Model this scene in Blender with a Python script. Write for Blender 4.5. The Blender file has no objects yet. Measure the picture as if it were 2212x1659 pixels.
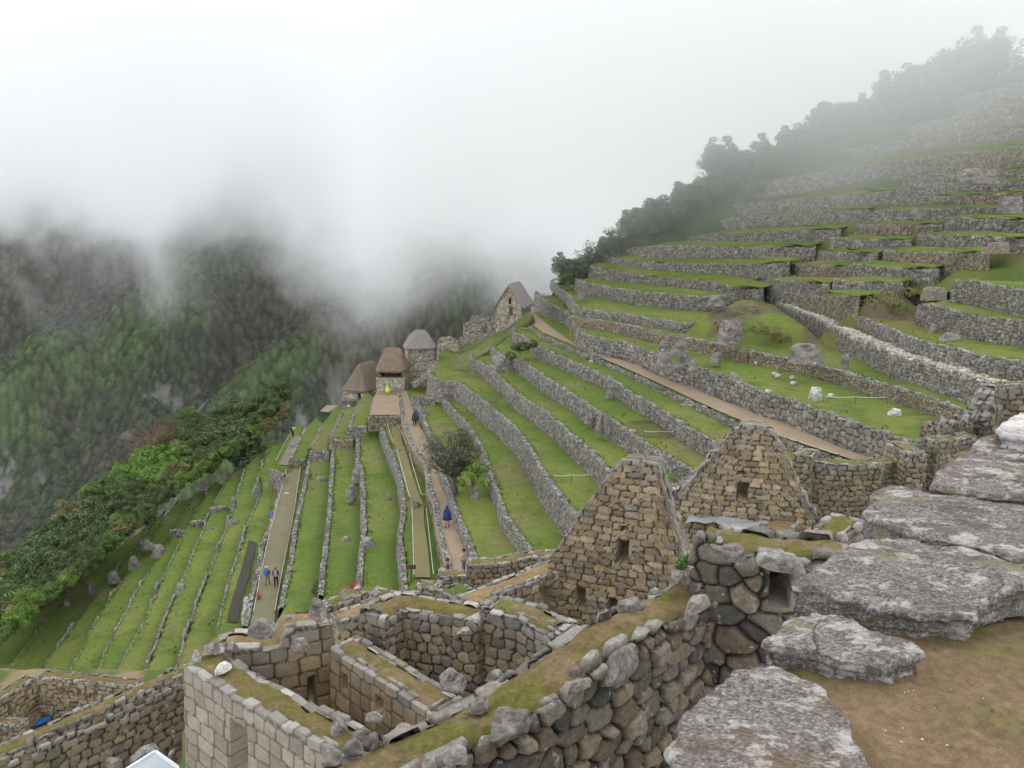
import bpy, math, random
import numpy as np
R_=math.radians
SC=bpy.context.scene
# ------------------------------------------------ camera, sky, sun, exposure
FPX=1720.0; CX,CY=1106.0,829.5; PITCH=R_(12.0)
cam_d=bpy.data.cameras.new("camera"); cam=bpy.data.objects.new("camera",cam_d); SC.collection.objects.link(cam)
cam_d.sensor_width=36.0; cam_d.sensor_fit='HORIZONTAL'; cam_d.lens=36.0*FPX/2212.0
cam_d.clip_start=0.05; cam_d.clip_end=6000.0
cam.location=(0,0,0); cam.rotation_euler=(R_(90)-PITCH,0,0); SC.camera=cam
W=bpy.data.worlds.new("World"); SC.world=W; W.use_nodes=True
nt=W.node_tree; nt.nodes.clear()
wo=nt.nodes.new('ShaderNodeOutputWorld'); bg=nt.nodes.new('ShaderNodeBackground'); sky=nt.nodes.new('ShaderNodeTexSky')
sky.sky_type='NISHITA'; sky.sun_disc=False; sky.sun_elevation=R_(55); sky.sun_rotation=R_(-35)
mixw=nt.nodes.new('ShaderNodeMix'); mixw.data_type='RGBA'; mixw.inputs['Factor'].default_value=0.88
mixw.inputs['B'].default_value=(10.6,10.95,11.4,1)      # overcast cloud deck
nt.links.new(sky.outputs[0],mixw.inputs['A']); nt.links.new(mixw.outputs['Result'],bg.inputs['Color'])
bg.inputs['Strength'].default_value=0.105; nt.links.new(bg.outputs[0],wo.inputs['Surface'])
sl=bpy.data.lights.new("sun",'SUN'); sl.energy=0.9; sl.angle=R_(25); sl.color=(1,0.97,0.92)
so=bpy.data.objects.new("sun",sl); SC.collection.objects.link(so); so.rotation_euler=(R_(35),0,R_(-35-180)); so.location=(0,0,50)
SC.view_settings.view_transform='Standard'; SC.view_settings.look='None'; SC.view_settings.exposure=0.50; SC.view_settings.gamma=1.0
cy=SC.cycles; SC.render.engine='CYCLES'
cy.use_denoising=True; cy.max_bounces=12; cy.diffuse_bounces=3; cy.glossy_bounces=1; cy.transmission_bounces=2; cy.transparent_max_bounces=6
cy.volume_bounces=12; cy.volume_step_rate=1.0; cy.volume_max_steps=160; cy.sample_clamp_indirect=6.0
try: cy.denoiser='OPENIMAGEDENOISE'
except Exception: pass

# ------------------------------------------------ geometry of the view: traced points become points of the place
ZM={'A':(0,960,2.4578),'B':(600,780,2.4578),'C':(1200,560,2.4578),'D':(1800,300,2.9105),'E':(1800,750,2.9105),'F':(0,1400,3.16),
 'G':(400,1380,2.765),'H':(1000,1100,2.212),'I':(1600,1000,2.3042),'J':(800,680,3.6867),'K':(1000,1050,3.6867),'L':(1360,600,2.765),
 'M':(0,150,1.58),'N':(1900,60,3.3515),'O':(600,1200,5.53),'P':(700,1400,2.765),'Q':(0,0,0.8641)}
def cv(k,pts):
    x0,y0,s=ZM[k]; return [((x0+x/s)*.8641,(y0+y/s)*.8641) for x,y in pts]
cp_,sp_=math.cos(PITCH),math.sin(PITCH)
def ray(p):
    X=(p[0]-CX)/FPX; Y=(CY-p[1])/FPX
    return np.array([X,cp_+Y*sp_,-sp_+Y*cp_])
def onz(p,z): d=ray(p); return d*(z/d[2])
def aty(p,y): d=ray(p); return d*(y/d[1])
def zat(y,v):
    t=(CY-v)/FPX; return y*(t*cp_-sp_)/(cp_+t*sp_)
def rail(k,pts,z): return np.array([onz(p,z) for p in cv(k,pts)])

# ------------------------------------------------ noise
def _h(ix,iy,iz,seed):
    with np.errstate(over='ignore'):
        h=(ix.astype(np.int64).astype(np.uint32)*np.uint32(374761393)+iy.astype(np.int64).astype(np.uint32)*np.uint32(668265263)
           +iz.astype(np.int64).astype(np.uint32)*np.uint32(2147483647)+np.uint32((seed*974711+1013)&0xffffffff))
        h=(h^(h>>np.uint32(13)))*np.uint32(1274126177); h=h^(h>>np.uint32(16)); h=h*np.uint32(2246822519); h=h^(h>>np.uint32(15))
    return (h&np.uint32(0xffffff)).astype(np.float64)/16777216.0
def vn(x,y,z,seed=0):
    x=np.asarray(x,float);y=np.asarray(y,float)+0*x;z=np.asarray(z,float)+0*x
    ix,iy,iz=np.floor(x),np.floor(y),np.floor(z); fx,fy,fz=x-ix,y-iy,z-iz
    fx=fx*fx*(3-2*fx);fy=fy*fy*(3-2*fy);fz=fz*fz*(3-2*fz); r=0
    for a in (0,1):
        for b in (0,1):
            for c in (0,1):
                r=r+_h(ix+a,iy+b,iz+c,seed)*(fx if a else 1-fx)*(fy if b else 1-fy)*(fz if c else 1-fz)
    return r
def fbm(x,y,z=0.0,o=4,seed=0,g=0.5):
    s=0;a=1;t=0
    for i in range(o):
        s=s+a*vn(x*2**i,np.asarray(y)*2**i,np.asarray(z)*2**i,seed+i*7); t+=a; a*=g
    return s/t
def ss(a,b,x):
    t=np.clip((x-a)/(b-a),0,1); return t*t*(3-2*t)

def cells(s,t,cw,ch,seed,jit=.3,p=4.0,wt=.12,per=None):
    """irregular coursed masonry: returns edge distance (0 in the joint) and a random number per stone"""
    r0=np.floor(t/ch); F1=np.full(s.shape,9.);F2=np.full(s.shape,9.); ID=np.zeros(s.shape)
    for dr in (-1,0,1):
        r=r0+dr; off=_h(r,r*0+3,r*0,seed+5); wr=cw*(0.75+0.6*_h(r,r*0+9,r*0,seed+6))
        sc=s/wr+off; c0=np.floor(sc)
        for dc in (-1,0,1):
            c=c0+dc; cc=c
            jx=_h(cc,r,r*0+1,seed); jy=_h(cc,r,r*0+2,seed); w=_h(cc,r,r*0+4,seed)
            dx=np.abs((c+.5+(jx-.5)*2*jit)-sc); dy=np.abs((r+.5+(jy-.5)*2*jit*.8)-t/ch)
            d=(dx**p+dy**p)**(1/p)-w*wt
            cid=_h(cc,r,r*0+11,seed)
            nb=d<F1; F2=np.where(nb,F1,np.minimum(F2,d)); ID=np.where(nb,cid,ID); F1=np.where(nb,d,F1)
    return F2-F1,ID

# ------------------------------------------------ meshes, materials, names
def mesh(name,V,Fq,mat=None,col=None,smooth=False,parent=None,tris=None):
    V=np.asarray(V,np.float32).reshape(-1,3)
    me=bpy.data.meshes.new(name)
    if isinstance(Fq,np.ndarray) and Fq.ndim==2:
        n=len(Fq);k=Fq.shape[1]
        me.vertices.add(len(V)); me.vertices.foreach_set('co',V.ravel())
        me.loops.add(n*k); me.loops.foreach_set('vertex_index',Fq.astype(np.int32).ravel())
        me.polygons.add(n); me.polygons.foreach_set('loop_start',np.arange(0,n*k,k,dtype=np.int32))
        me.polygons.foreach_set('loop_total',np.full(n,k,np.int32))
        me.update(calc_edges=True)
    else:
        me.from_pydata(V.tolist(),[],[list(map(int,f)) for f in Fq]); me.update()
    if smooth: me.polygons.foreach_set('use_smooth',np.ones(len(me.polygons),bool))
    if col is not None:
        a=me.color_attributes.new('col','FLOAT_COLOR','POINT'); c=np.ones((len(V),4),np.float32); c[:,:3]=col
        a.data.foreach_set('color',c.ravel())
    if mat: me.materials.append(mat)
    o=bpy.data.objects.new(name,me); SC.collection.objects.link(o)
    if parent: o.parent=parent
    return o
def tag(o,label=None,cat=None,group=None,kind=None):
    if label: o['label']=label
    if cat: o['category']=cat
    if group: o['group']=group
    if kind: o['kind']=kind
    elif cat: o['kind']='thing'
    return o
def empty(name,loc,label=None,cat=None,group=None,rz=0):
    o=bpy.data.objects.new(name,None); SC.collection.objects.link(o); o.location=loc; o.rotation_euler=(0,0,rz); o.empty_display_size=.2
    return tag(o,label,cat,group)
def grid_faces(nu,nv,closed=False):
    i=np.arange(nu if closed else nu-1); j=np.arange(nv-1); I,J=np.meshgrid(i,j,indexing='ij')
    I2=(I+1)%nu
    return np.stack([I*nv+J,I2*nv+J,I2*nv+J+1,I*nv+J+1],-1).reshape(-1,4)
class MB:
    """collects simple pieces into one mesh"""
    def __init__(s): s.V=[];s.F=[]
    def add(s,V,F):
        o=len(s.V); s.V+= [tuple(map(float,v)) for v in V]; s.F+=[tuple(o+i for i in f) for f in F]; return s
    def box(s,c,d,rz=0,tap=1.0,jit=0,seed=0):
        rn=random.Random(seed); x,y,z=[k/2 for k in d]; V=[]
        for sx,sy,sz in [(-1,-1,-1),(1,-1,-1),(1,1,-1),(-1,1,-1),(-1,-1,1),(1,-1,1),(1,1,1),(-1,1,1)]:
            k=tap if sz>0 else 1
            a,b=sx*x*k+rn.uniform(-jit,jit),sy*y*k+rn.uniform(-jit,jit)
            V.append((c[0]+a*math.cos(rz)-b*math.sin(rz),c[1]+a*math.sin(rz)+b*math.cos(rz),c[2]+sz*z+rn.uniform(-jit,jit)))
        return s.add(V,[(0,3,2,1),(4,5,6,7),(0,1,5,4),(1,2,6,5),(2,3,7,6),(3,0,4,7)])
    def tube(s,pts,rad,n=6):
        pts=[np.array(p,float) for p in pts]; rad=rad if hasattr(rad,'__len__') else [rad]*len(pts)
        V=[]
        for i,p in enumerate(pts):
            t=pts[min(i+1,len(pts)-1)]-pts[max(i-1,0)]; t=t/(np.linalg.norm(t)+1e-9)
            a=np.cross(t,(0,0,1.0)) if abs(t[2])<.9 else np.cross(t,(1.0,0,0)); a/=np.linalg.norm(a); b=np.cross(t,a)
            for k in range(n):
                q=2*math.pi*k/n; V.append(p+rad[i]*(a*math.cos(q)+b*math.sin(q)))
        F=[(i*n+k,i*n+(k+1)%n,(i+1)*n+(k+1)%n,(i+1)*n+k) for i in range(len(pts)-1) for k in range(n)]
        F.append(tuple(range(n-1,-1,-1))); F.append(tuple((len(pts)-1)*n+k for k in range(n)))
        return s.add(V,F)
    def build(s,name,mat,parent=None,smooth=False): return mesh(name,s.V,s.F,mat,parent=parent,smooth=smooth)

def newmat(name):
    m=bpy.data.materials.new(name); m.use_nodes=True; t=m.node_tree; b=t.nodes['Principled BSDF']
    b.inputs['Roughness'].default_value=.92; b.inputs['Specular IOR Level'].default_value=.2
    return m,t,b
def N(t,ty,**kw):
    n=t.nodes.new(ty)
    for k,v in kw.items():
        if k.startswith('_'): setattr(n,k[1:],v)
        else: n.inputs[k].default_value=v
    return n
def noise_n(t,scale,detail=4,rough=.55,coord=None):
    n=N(t,'ShaderNodeTexNoise',Scale=scale,Detail=detail,Roughness=rough)
    if coord is not None: t.links.new(coord,n.inputs['Vector'])
    return n
def ramp(t,src,stops):
    r=t.nodes.new('ShaderNodeValToRGB'); e=r.color_ramp.elements
    while len(e)<len(stops): e.new(.5)
    for i,(p,c) in enumerate(stops): e[i].position=p; e[i].color=(*c,1) if len(c)==3 else c
    t.links.new(src,r.inputs[0]); return r
def mix(t,fac,a,b,mode='MIX'):
    m=t.nodes.new('ShaderNodeMix'); m.data_type='RGBA'; m.blend_type=mode
    for sock,v in (('Factor',fac),('A',a),('B',b)):
        if hasattr(v,'node'): t.links.new(v,m.inputs[sock])
        else: m.inputs[sock].default_value=v if sock=='Factor' else (*v,1)
    return m.outputs['Result']
def col_mat(name,scale=1.0,speck=None,bump=.5,contrast=.35,rough=.92,lichen=None,bdist=None):
    """vertex 'col' times weathering noise, optional pale lichen blotches; scale = noise cycles per metre"""
    m,t,b=newmat(name); b.inputs['Roughness'].default_value=rough
    at=N(t,'ShaderNodeAttribute',_attribute_name='col'); g=t.nodes.new('ShaderNodeNewGeometry'); P=g.outputs['Position']
    n1=noise_n(t,scale*3,6,.65,P); r1=ramp(t,n1.outputs['Fac'],[(.25,(1-contrast,)*3),(.75,(1+contrast,)*3)])
    c=mix(t,1.0,at.outputs['Color'],r1.outputs[0],'MULTIPLY')
    n2=noise_n(t,scale*14,5,.7,P); r2=ramp(t,n2.outputs['Fac'],[(.3,(1-contrast*.8,)*3),(.7,(1+contrast*.8,)*3)])
    c=mix(t,1.0,c,r2.outputs[0],'MULTIPLY')
    if lichen:
        lc,ls,lt=lichen
        n3=noise_n(t,ls,5,.62,P); r3=ramp(t,n3.outputs['Fac'],[(lt,(0,0,0)),(lt+.06,(1,1,1))]); c=mix(t,r3.outputs[0],c,lc)
    t.links.new(c,b.inputs['Base Color'])
    bp=N(t,'ShaderNodeBump',Strength=bump,Distance=bdist or .12/scale); t.links.new(n2.outputs['Fac'],bp.inputs['Height']); t.links.new(bp.outputs[0],b.inputs['Normal'])
    return m
def flat_mat(name,c,rough=.85,var=.15,scale=6,bump=.0):
    m,t,b=newmat(name); b.inputs['Roughness'].default_value=rough
    tc=t.nodes.new('ShaderNodeTexCoord')
    n=noise_n(t,scale,4,.6,tc.outputs['Object']); lo=tuple(x*(1-var) for x in c); hi=tuple(min(1,x*(1+var)) for x in c)
    r=ramp(t,n.outputs['Fac'],[(.3,lo),(.7,hi)]); t.links.new(r.outputs[0],b.inputs['Base Color'])
    if bump:
        bp=N(t,'ShaderNodeBump',Strength=bump,Distance=.05); t.links.new(n.outputs['Fac'],bp.inputs['Height']); t.links.new(bp.outputs[0],b.inputs['Normal'])
    return m
M={}
M['stone']=col_mat('terrace_stone',.5,contrast=.22,lichen=((.34,.33,.30),1.0,.66))
M['ruin']=col_mat('ruin_stone',1.6,contrast=.28,lichen=((.34,.33,.30),2.6,.61),bump=.6)
M['near']=col_mat('near_stone',3.0,contrast=.42,lichen=((.36,.35,.33),7.0,.60),bump=.8)
M['ashlar']=col_mat('fitted_stone',2.2,contrast=.2,lichen=((.27,.25,.21),2.2,.63),bump=.35)
M['ground']=col_mat('grass_ground',.55,contrast=.20,bump=.7,bdist=.10)
M['soil']=col_mat('soil_ground',4.0,contrast=.18,bump=.4)
M['moss']=col_mat('moss_soil',5.0,contrast=.42,bump=1.0,bdist=.03)
M['thatch']=col_mat('thatch',2.0,contrast=.25,bump=1.0)
# ------------------------------------------------ stone walls with every stone raised in the surface
PAL={
 'grey':[(.235,.217,.187),(.285,.264,.228),(.20,.183,.157),(.32,.297,.26),(.25,.222,.185)],
 'greyl':[(.26,.245,.215),(.32,.30,.265),(.21,.195,.17),(.38,.36,.32)],
 'tan':[(.39,.295,.18),(.31,.235,.15),(.46,.36,.235),(.25,.20,.145),(.35,.29,.21)],
 'olive':[(.27,.225,.155),(.20,.175,.13),(.33,.275,.19),(.235,.21,.17),(.30,.235,.155)],
 'dark':[(.15,.13,.10),(.21,.18,.145),(.10,.092,.082),(.25,.20,.14),(.175,.135,.095),(.28,.235,.175)],
 'ash':[(.29,.25,.20),(.33,.285,.22),(.25,.22,.185),(.30,.25,.19)],
 'pale':[(.62,.57,.50),(.54,.49,.43),(.68,.63,.56)],
 'ashin':[(.36,.265,.16),(.41,.30,.185),(.31,.23,.145)],
 'hut':[(.47,.41,.325),(.40,.35,.275),(.53,.475,.39),(.35,.305,.24)],
}
def palcol(pal,ID,seed=0):
    P=np.array(PAL[pal] if isinstance(pal,str) else pal); k=ID*len(P)*.9999; i=np.floor(k).astype(int); 
    f=_h(np.floor(ID*9973),ID*0,ID*0,seed+3)[...,None]
    return P[i]*(0.82+0.36*f)
def resample(P,res,closed=False):
    P=np.asarray(P,float); 
    if closed: P=np.vstack([P,P[:1]])
    d=np.r_[0,np.cumsum(np.linalg.norm(np.diff(P[:,:2],axis=0),axis=1))]
    n=max(3,int(d[-1]/res)+1); s=np.linspace(0,d[-1],n+(1 if closed else 0))
    if closed: s=s[:-1]
    return np.stack([np.interp(s,d,P[:,k]) for k in range(P.shape[1])],1),s
def smooth_poly(P,it=2):
    P=np.asarray(P,float)
    for _ in range(it):
        Q=[P[0]]
        for a,b in zip(P[:-1],P[1:]): Q+= [a*.75+b*.25,a*.25+b*.75]
        Q.append(P[-1]); P=np.array(Q)
    return P
def stone_surface(X,nrm,s,zb,zt,rim,res,cw,ch,depth,amp,capamp,pal,seed,jit,p,closed,batter,back,openings,sidef,aparam,toppal,topz,joint,warp,ew=.22,wt=.12,jw=.09,capmode=None,thick=1,maskpal=None):
    n=len(X); hmax=float(np.max(zt-zb)); nf=max(3,int(hmax/res)+1); nc=max(2,int(rim/res)+1); nb=3 if back else 0; nv=nf+nc+nb
    S=np.repeat(s[:,None],nv,1); Zp=np.zeros((n,nv)); Z=np.zeros((n,nv)); off=np.zeros((n,nv)); wc=np.zeros((n,nv))
    for j in range(nv):
        if j<nf:
            f=j/(nf-1); z=zb+(zt-zb)*f; Z[:,j]=z; Zp[:,j]=z; off[:,j]=batter*(zt-z)
        elif j<nf+nc:
            w=(j-nf+1)/nc*rim; Z[:,j]=zt; Zp[:,j]=zt+w; off[:,j]=-w; wc[:,j]=1
        else:
            w=(j-nf-nc+1)/nb*.5; Z[:,j]=zt-w; Zp[:,j]=zt+rim+w; off[:,j]=-rim; wc[:,j]=.5
    if capmode=='z':
        for j in range(nf,nf+nc):
            w=(j-nf+1)/nc*rim; Zp[:,j]=zt; S[:,j]=np.where(sidef<0,thick-w,w)*1.0+50
    wS=S+warp*(fbm(S*.9,Zp*.9,0,2,seed+40)-.5)*2; wT=Zp+warp*(fbm(S*.7,Zp*.7,9,2,seed+50)-.5)*1.6
    e,ID=cells(wS,wT,cw,ch,seed,jit,p,wt)
    prof=ss(0,ew,e)**.7
    fine=fbm(S*4/ch*.25,Zp*4/ch*.25,seed,3,seed+70)-.5
    disp=depth*(prof-1)+amp*(ID-.5)*2*prof+fine*depth*.5
    wcap=np.clip(1-np.abs(Zp-zt[:,None])/(ch*.6),0,1)*.7; wup=np.maximum(wc,wcap*.6)
    top=np.clip((Zp-(zt[:,None]-ch*.9))/(ch*.5),0,1)
    dz=disp*wup+capamp*(_h(np.floor(ID*99991),ID*0,ID*0,seed+8)-.55)*2*top*prof
    dn=disp*(1-wc*.85)
    mask=np.zeros((n,nv),bool)
    for (sd,a0,a1,z0,z1,dep) in openings:
        m=(np.abs(sidef-sd)<.5)[:,None]&((aparam>=a0)&(aparam<=a1))[:,None]&(Z>=z0)&(Z<=z1)&(np.arange(nv)<nf)[None,:]
        off=np.where(m,off-dep,off); dn=np.where(m,dn*.3,dn); mask|=m
    V=np.zeros((n,nv,3)); V[...,0]=X[:,0:1]+nrm[:,0:1]*(off+dn); V[...,1]=X[:,1:2]+nrm[:,1:2]*(off+dn); V[...,2]=Z+dz
    if capmode=='z':
        dzs=np.gradient(zt,s+1e-9) if not closed else (np.roll(zt,-2)-np.roll(zt,2))/(4*(s[1]-s[0])); kk=np.clip(np.abs(dzs),0,1)*-np.sign(dzs); tx=-nrm[:,1]*kk; ty=nrm[:,0]*kk
        q=(disp*1.6+fine*.05)*wc; V[...,0]+=tx[:,None]*q; V[...,1]+=ty[:,None]*q
    C=palcol(pal,ID,seed)
    if toppal is not None:
        g=np.clip((Zp-(zt[:,None]-topz))/max(topz,.01)+ (fbm(S*1.5,Zp*1.5,3,3,seed+9)-.5)*1.6,0,1)[...,None]
        C=C*(1-g)+palcol(toppal,ID,seed)*g
    jn=(1-ss(jw*.3,jw,e))[...,None]; C=C*(1-jn)+np.array(joint)*jn
    C=np.where(mask[...,None],palcol(maskpal or pal,ID,seed)*.95,C)
    return V.reshape(-1,3),grid_faces(n,nv,closed),C.reshape(-1,3)
def normals(X,closed,k=1):
    if closed: T=np.roll(X[:,:2],-k,0)-np.roll(X[:,:2],k,0)
    else:
        Xp=np.vstack([X[:1,:2]]*k+[X[:,:2]]+[X[-1:,:2]]*k); T=Xp[2*k:]-Xp[:-2*k]
    T/= (np.linalg.norm(T,axis=1,keepdims=True)+1e-9)
    return np.stack([T[:,1],-T[:,0]],1)     # right of travel
def terrace_wall(name,top,zb,res=.12,cw=.36,ch=.25,rim=.45,label=None,pal='grey',seed=1,depth=.07,amp=.035,capamp=.09,group='terrace retaining walls',mat='stone',smooth=1,raise_=.05,wob=.12,joint=(.055,.05,.04),parent=None,side=1,back=True,toppal='greyl',topz=.25,cat='stone wall',dip=None):
    P=smooth_poly(top,smooth); X,s=resample(P,res); nr=normals(X,False,max(1,int(.8/res)))*side
    zt=X[:,2]+raise_+(fbm(s*.35,0*s,seed,3,seed)-.5)*.22
    if dip is not None: zt=zt-dip(s/s[-1])
    w=(fbm(s*.25,0*s,seed+.5,3,seed+3)-.5)*2*wob; X=X.copy(); X[:,:2]+=nr*w[:,None]
    zbv=(np.zeros(len(s))+zb) if np.isscalar(zb) else np.interp(s/s[-1],np.linspace(0,1,len(zb)),zb)
    V,Fq,C=stone_surface(X,nr,s,zbv-.35,zt,rim,res,cw,ch,depth,amp,capamp,pal,seed,.38,3.0,False,.10,back,[],np.zeros(len(s)),s,toppal,topz,joint,.12,jw=.17,ew=.26,wt=.28)
    if side<0: Fq=Fq[:,::-1]
    o=mesh(name,V,Fq,M[mat],C,parent=parent)
    if label: tag(o,label,cat,group)
    return o
def built_wall(name,spine,zt,zb,thick=.8,res=.05,cw=.42,ch=.24,rim=.26,label=None,pal='tan',toppal='greyl',topz=.5,seed=1,depth=.065,amp=.022,capamp=.05,mat='ruin',jit=.26,p=4.0,batter=.04,openings=[],joint=(.035,.028,.02),warp=.05,cap='moss',capcol=None,cat='ruin wall',group=None,wt=.12,ew=.2,capz=.0,capmode=None,jw=.13,maskpal=None):
    """free-standing wall: stones all round, a rim of top stones, a bed of moss or sand between the rims. zt: function of distance along the spine or number"""
    sp=np.asarray(spine,float)[:,:2]; L=np.r_[0,np.cumsum(np.linalg.norm(np.diff(sp,axis=0),axis=1))]
    spr,sr=resample(sp,max(res,.1)); nr=normals(spr,False,2)
    R=spr+nr*thick/2; Lf=spr-nr*thick/2
    loop=np.vstack([R,Lf[::-1]]); apar=np.r_[sr,sr[::-1]]; sd=np.r_[np.ones(len(R)),-np.ones(len(R))]
    Xa,s=resample(np.column_stack([loop,apar,sd]),res,True); X=Xa[:,:2]; a=Xa[:,2]; side=Xa[:,3]
    nrm=normals(X,True,max(1,int(.1/res)))
    f=zt if callable(zt) else (lambda q:np.zeros_like(q)+zt); g=zb if callable(zb) else (lambda q:np.zeros_like(q)+zb)
    side_s=np.where(np.abs(side)>.98,side,0)
    V,Fq,C=stone_surface(X,nrm,s,g(a),f(a),rim,res,cw,ch,depth,amp,capamp,pal,seed,jit,p,True,batter,False,openings,side_s,a,toppal,topz,joint,warp,ew,wt,jw,capmode,thick,maskpal)
    o=mesh(name,V,Fq,M[mat],C)
    if label: tag(o,label,cat,group)
    if cap:
        k=max(4,int((thick-2*rim+.1)/(res*1.5))+1); q=np.linspace(-1,1,k); hw=thick/2-rim*.42; m=len(spr)
        a0=min(rim*.45,sr[-1]*.3); keep=(sr>=a0)&(sr<=sr[-1]-a0); spk=spr[keep]; sk=sr[keep]; nk=nr[keep]; m=len(spk)
        if m>2:
            XX=spk[:,None,:]+nk[:,None,:]*(q[None,:,None]*hw); ZZ=f(sk)[:,None]+capz-.03+.05*(1-q[None,:]**2)-.07*q[None,:]**6
            u,v=XX[...,0],XX[...,1]; ZZ=ZZ+(fbm(u*3,v*3,seed,5,seed,.6)-.5)*.13
            base={'moss':((.20,.145,.065),(.165,.145,.04)),'sand':((.33,.225,.12),(.29,.20,.10)),'green':((.11,.15,.035),(.17,.17,.045))}[cap]
            mm=ss(.42,.62,fbm(u*1.1,v*1.1,7,4,seed+5))[...,None]; CC=np.array(base[0])*(1-mm)+np.array(base[1])*mm; m3=ss(.52,.66,fbm(u*1.7,v*1.7,17,4,seed+8))[...,None]*(.85 if cap=='moss' else .3); CC=CC*(1-m3)+np.array((.25,.18,.10))*m3; m4=ss(.60,.70,fbm(u*4.3,v*4.3,27,5,seed+9))[...,None]*(.75 if cap=='moss' else 0); CC=CC*(1-m4)+np.array((.165,.18,.03))*m4
            CC=CC*(.55+.9*fbm(u*7,v*7,1,5,seed,.65))[...,None]
            mesh({'moss':'moss_top','sand':'sand_top','green':'grass_top'}[cap],np.dstack([XX,ZZ]).reshape(-1,3),grid_faces(m,k)[:,::-1],M['moss'],CC.reshape(-1,3),smooth=True,parent=o)
    return o
def plane_hit(p,A,B):
    """ray through p with the vertical plane over A-B: distance along A-B and height"""
    d=ray(p); A=np.asarray(A[:2],float); B=np.asarray(B[:2],float); t=(B-A)/np.linalg.norm(B-A); n=np.array([t[1],-t[0]])
    k=(A@n)/(d[:2]@n); P=d*k; return float((P[:2]-A)@t),float(P[2])
def pip(px,py,poly):
    poly=np.asarray(poly)[:,:2]; ins=np.zeros(px.shape,bool); j=len(poly)-1
    for i in range(len(poly)):
        xi,yi=poly[i];xj,yj=poly[j]
        c=((yi>py)!=(yj>py))&(px<(xj-xi)*(py-yi)/(yj-yi+1e-12)+xi); ins^=c; j=i
    return ins
# ------------------------------------------------ terraces: rails traced on the lip of each wall, far end first (uphill lies left of travel)
RL={}   # name -> (rail points 3D, level of the ground behind it, level below)
def addrail(n,P,z,zb,**k): RL[n]=(np.asarray(P,float),z,zb,k)
Kz=[-25.0,-26.2,-27.6,-29.0,-30.3,-31.5,-32.7,-34.1,-35.5,-36.9,-38.3,-39.7,-41.1,-42.4,-43.6,-44.8]
KP=[('B',[(968,500),(985,600),(1000,700),(1050,820),(1100,900),(1140,950),(1150,1030),(1165,1130),(1195,1200),(1200,1280),(1215,1380),(1240,1460),(1260,1540),(1275,1650)]),
('B',[(850,680),(870,740),(900,820),(930,900),(960,980),(980,1060),(985,1130),(995,1200),(990,1270),(975,1330),(965,1400),(985,1500),(990,1600),(1000,1720)]),
('B',[(715,780),(715,860),(710,920),(740,960),(740,1060),(750,1140),(745,1240),(755,1330),(735,1440),(730,1480),(725,1560),(715,1700)]),
('B',[(562,835),(560,960),(550,1060),(545,1180),(530,1280),(520,1380),(510,1480),(500,1560),(490,1650),(480,1740)]),
('B',[(415,900),(400,1000),(378,1100),(360,1180),(335,1300),(320,1400),(305,1500),(275,1620),(255,1720),(230,1830)]),
('A',[(1745,540),(1720,620),(1700,690),(1670,800),(1640,900),(1620,960),(1600,1000),(1590,1090),(1560,1200),(1540,1290),(1510,1400),(1490,1500)]),
('A',[(1650,380),(1610,470),(1570,560),(1600,610),(1560,740),(1500,860),(1480,960),(1440,1060),(1400,1180),(1370,1290),(1340,1400),(1310,1520)]),
('A',[(1500,500),(1470,600),(1430,700),(1410,780),(1350,940),(1280,1130),(1210,1300),(1150,1470),(1090,1640),(1050,1760)]),
('A',[(1400,540),(1340,650),(1290,760),(1200,960),(1130,1130),(1080,1250),(1000,1440),(920,1640),(870,1760)]),
('A',[(1290,610),(1180,800),(1110,920),(1040,1060),(980,1180),(920,1340),(850,1480),(760,1640),(700,1760)]),
('A',[(1200,660),(1110,800),(1020,960),(930,1100),(840,1240),(760,1380),(660,1560),(610,1680),(560,1800)]),
('A',[(1090,700),(1010,800),(920,930),(830,1060),(740,1190),(640,1330),(540,1500),(450,1670),(390,1800)]),
('A',[(1000,750),(900,890),(780,1040),(640,1210),(500,1390),(390,1540),(280,1680),(200,1800)]),
('A',[(890,860),(720,1000),(560,1130),(430,1250),(320,1380),(180,1540),(60,1700),(-20,1820)]),
('A',[(720,950),(600,1060),(440,1100),(350,1190),(200,1330),(100,1440),(0,1560),(-120,1700),(-240,1850)])]
for i,(k,p) in enumerate(KP):
    addrail('K%d'%i,rail(k,p,Kz[i]),Kz[i],Kz[i+1])
RG={}
def addR(n,k,p,z,zb,**kw): addrail(n,rail(k,p,z),z,zb,**kw)
zW=dict(P=-25.0,W2=-22.9,W3=-20.6,W4=-18.9,W5=-17.3,W6=-16.0,W7=-15.5,W8=-13.6,W9=-12.5,W12=-9.9,W13=-8.1,W14=-6.2,W15=-4.3)
addR('G1','B',[(1055,530),(1100,600),(1150,720),(1180,800),(1215,860),(1215,930),(1250,1040),(1290,1140),(1310,1230),(1360,1340),(1400,1430),(1420,1500),(1450,1600)],-24.0,-25.0)
addR('W2','B',[(1210,470),(1240,540),(1300,600),(1360,660),(1430,760),(1480,850),(1510,960),(1550,1060),(1580,1160),(1620,1260),(1680,1340),(1745,1440),(1800,1540)],-22.9,-24.0)
addR('W3','B',[(1150,380),(1210,430),(1340,430),(1420,500),(1540,590),(1640,680),(1720,760),(1790,870),(1830,960),(1900,1060),(1960,1140),(2060,1260),(2140,1370)],-20.6,-22.9)
addR('W4','B',[(1400,275),(1530,350),(1620,430),(1700,510),(1790,570),(1880,630),(1960,700),(2060,790),(2140,850),(2212,940),(2300,1040),(2400,1140)],-18.9,-20.6)
addR('W5','C',[(60,770),(180,810),(260,850),(330,900),(400,960),(500,1010),(600,1080),(680,1140),(760,1180),(840,1230),(920,1290),(1000,1350),(1080,1400),(1180,1450),(1300,1530),(1400,1600)],-17.3,-18.9)
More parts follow.
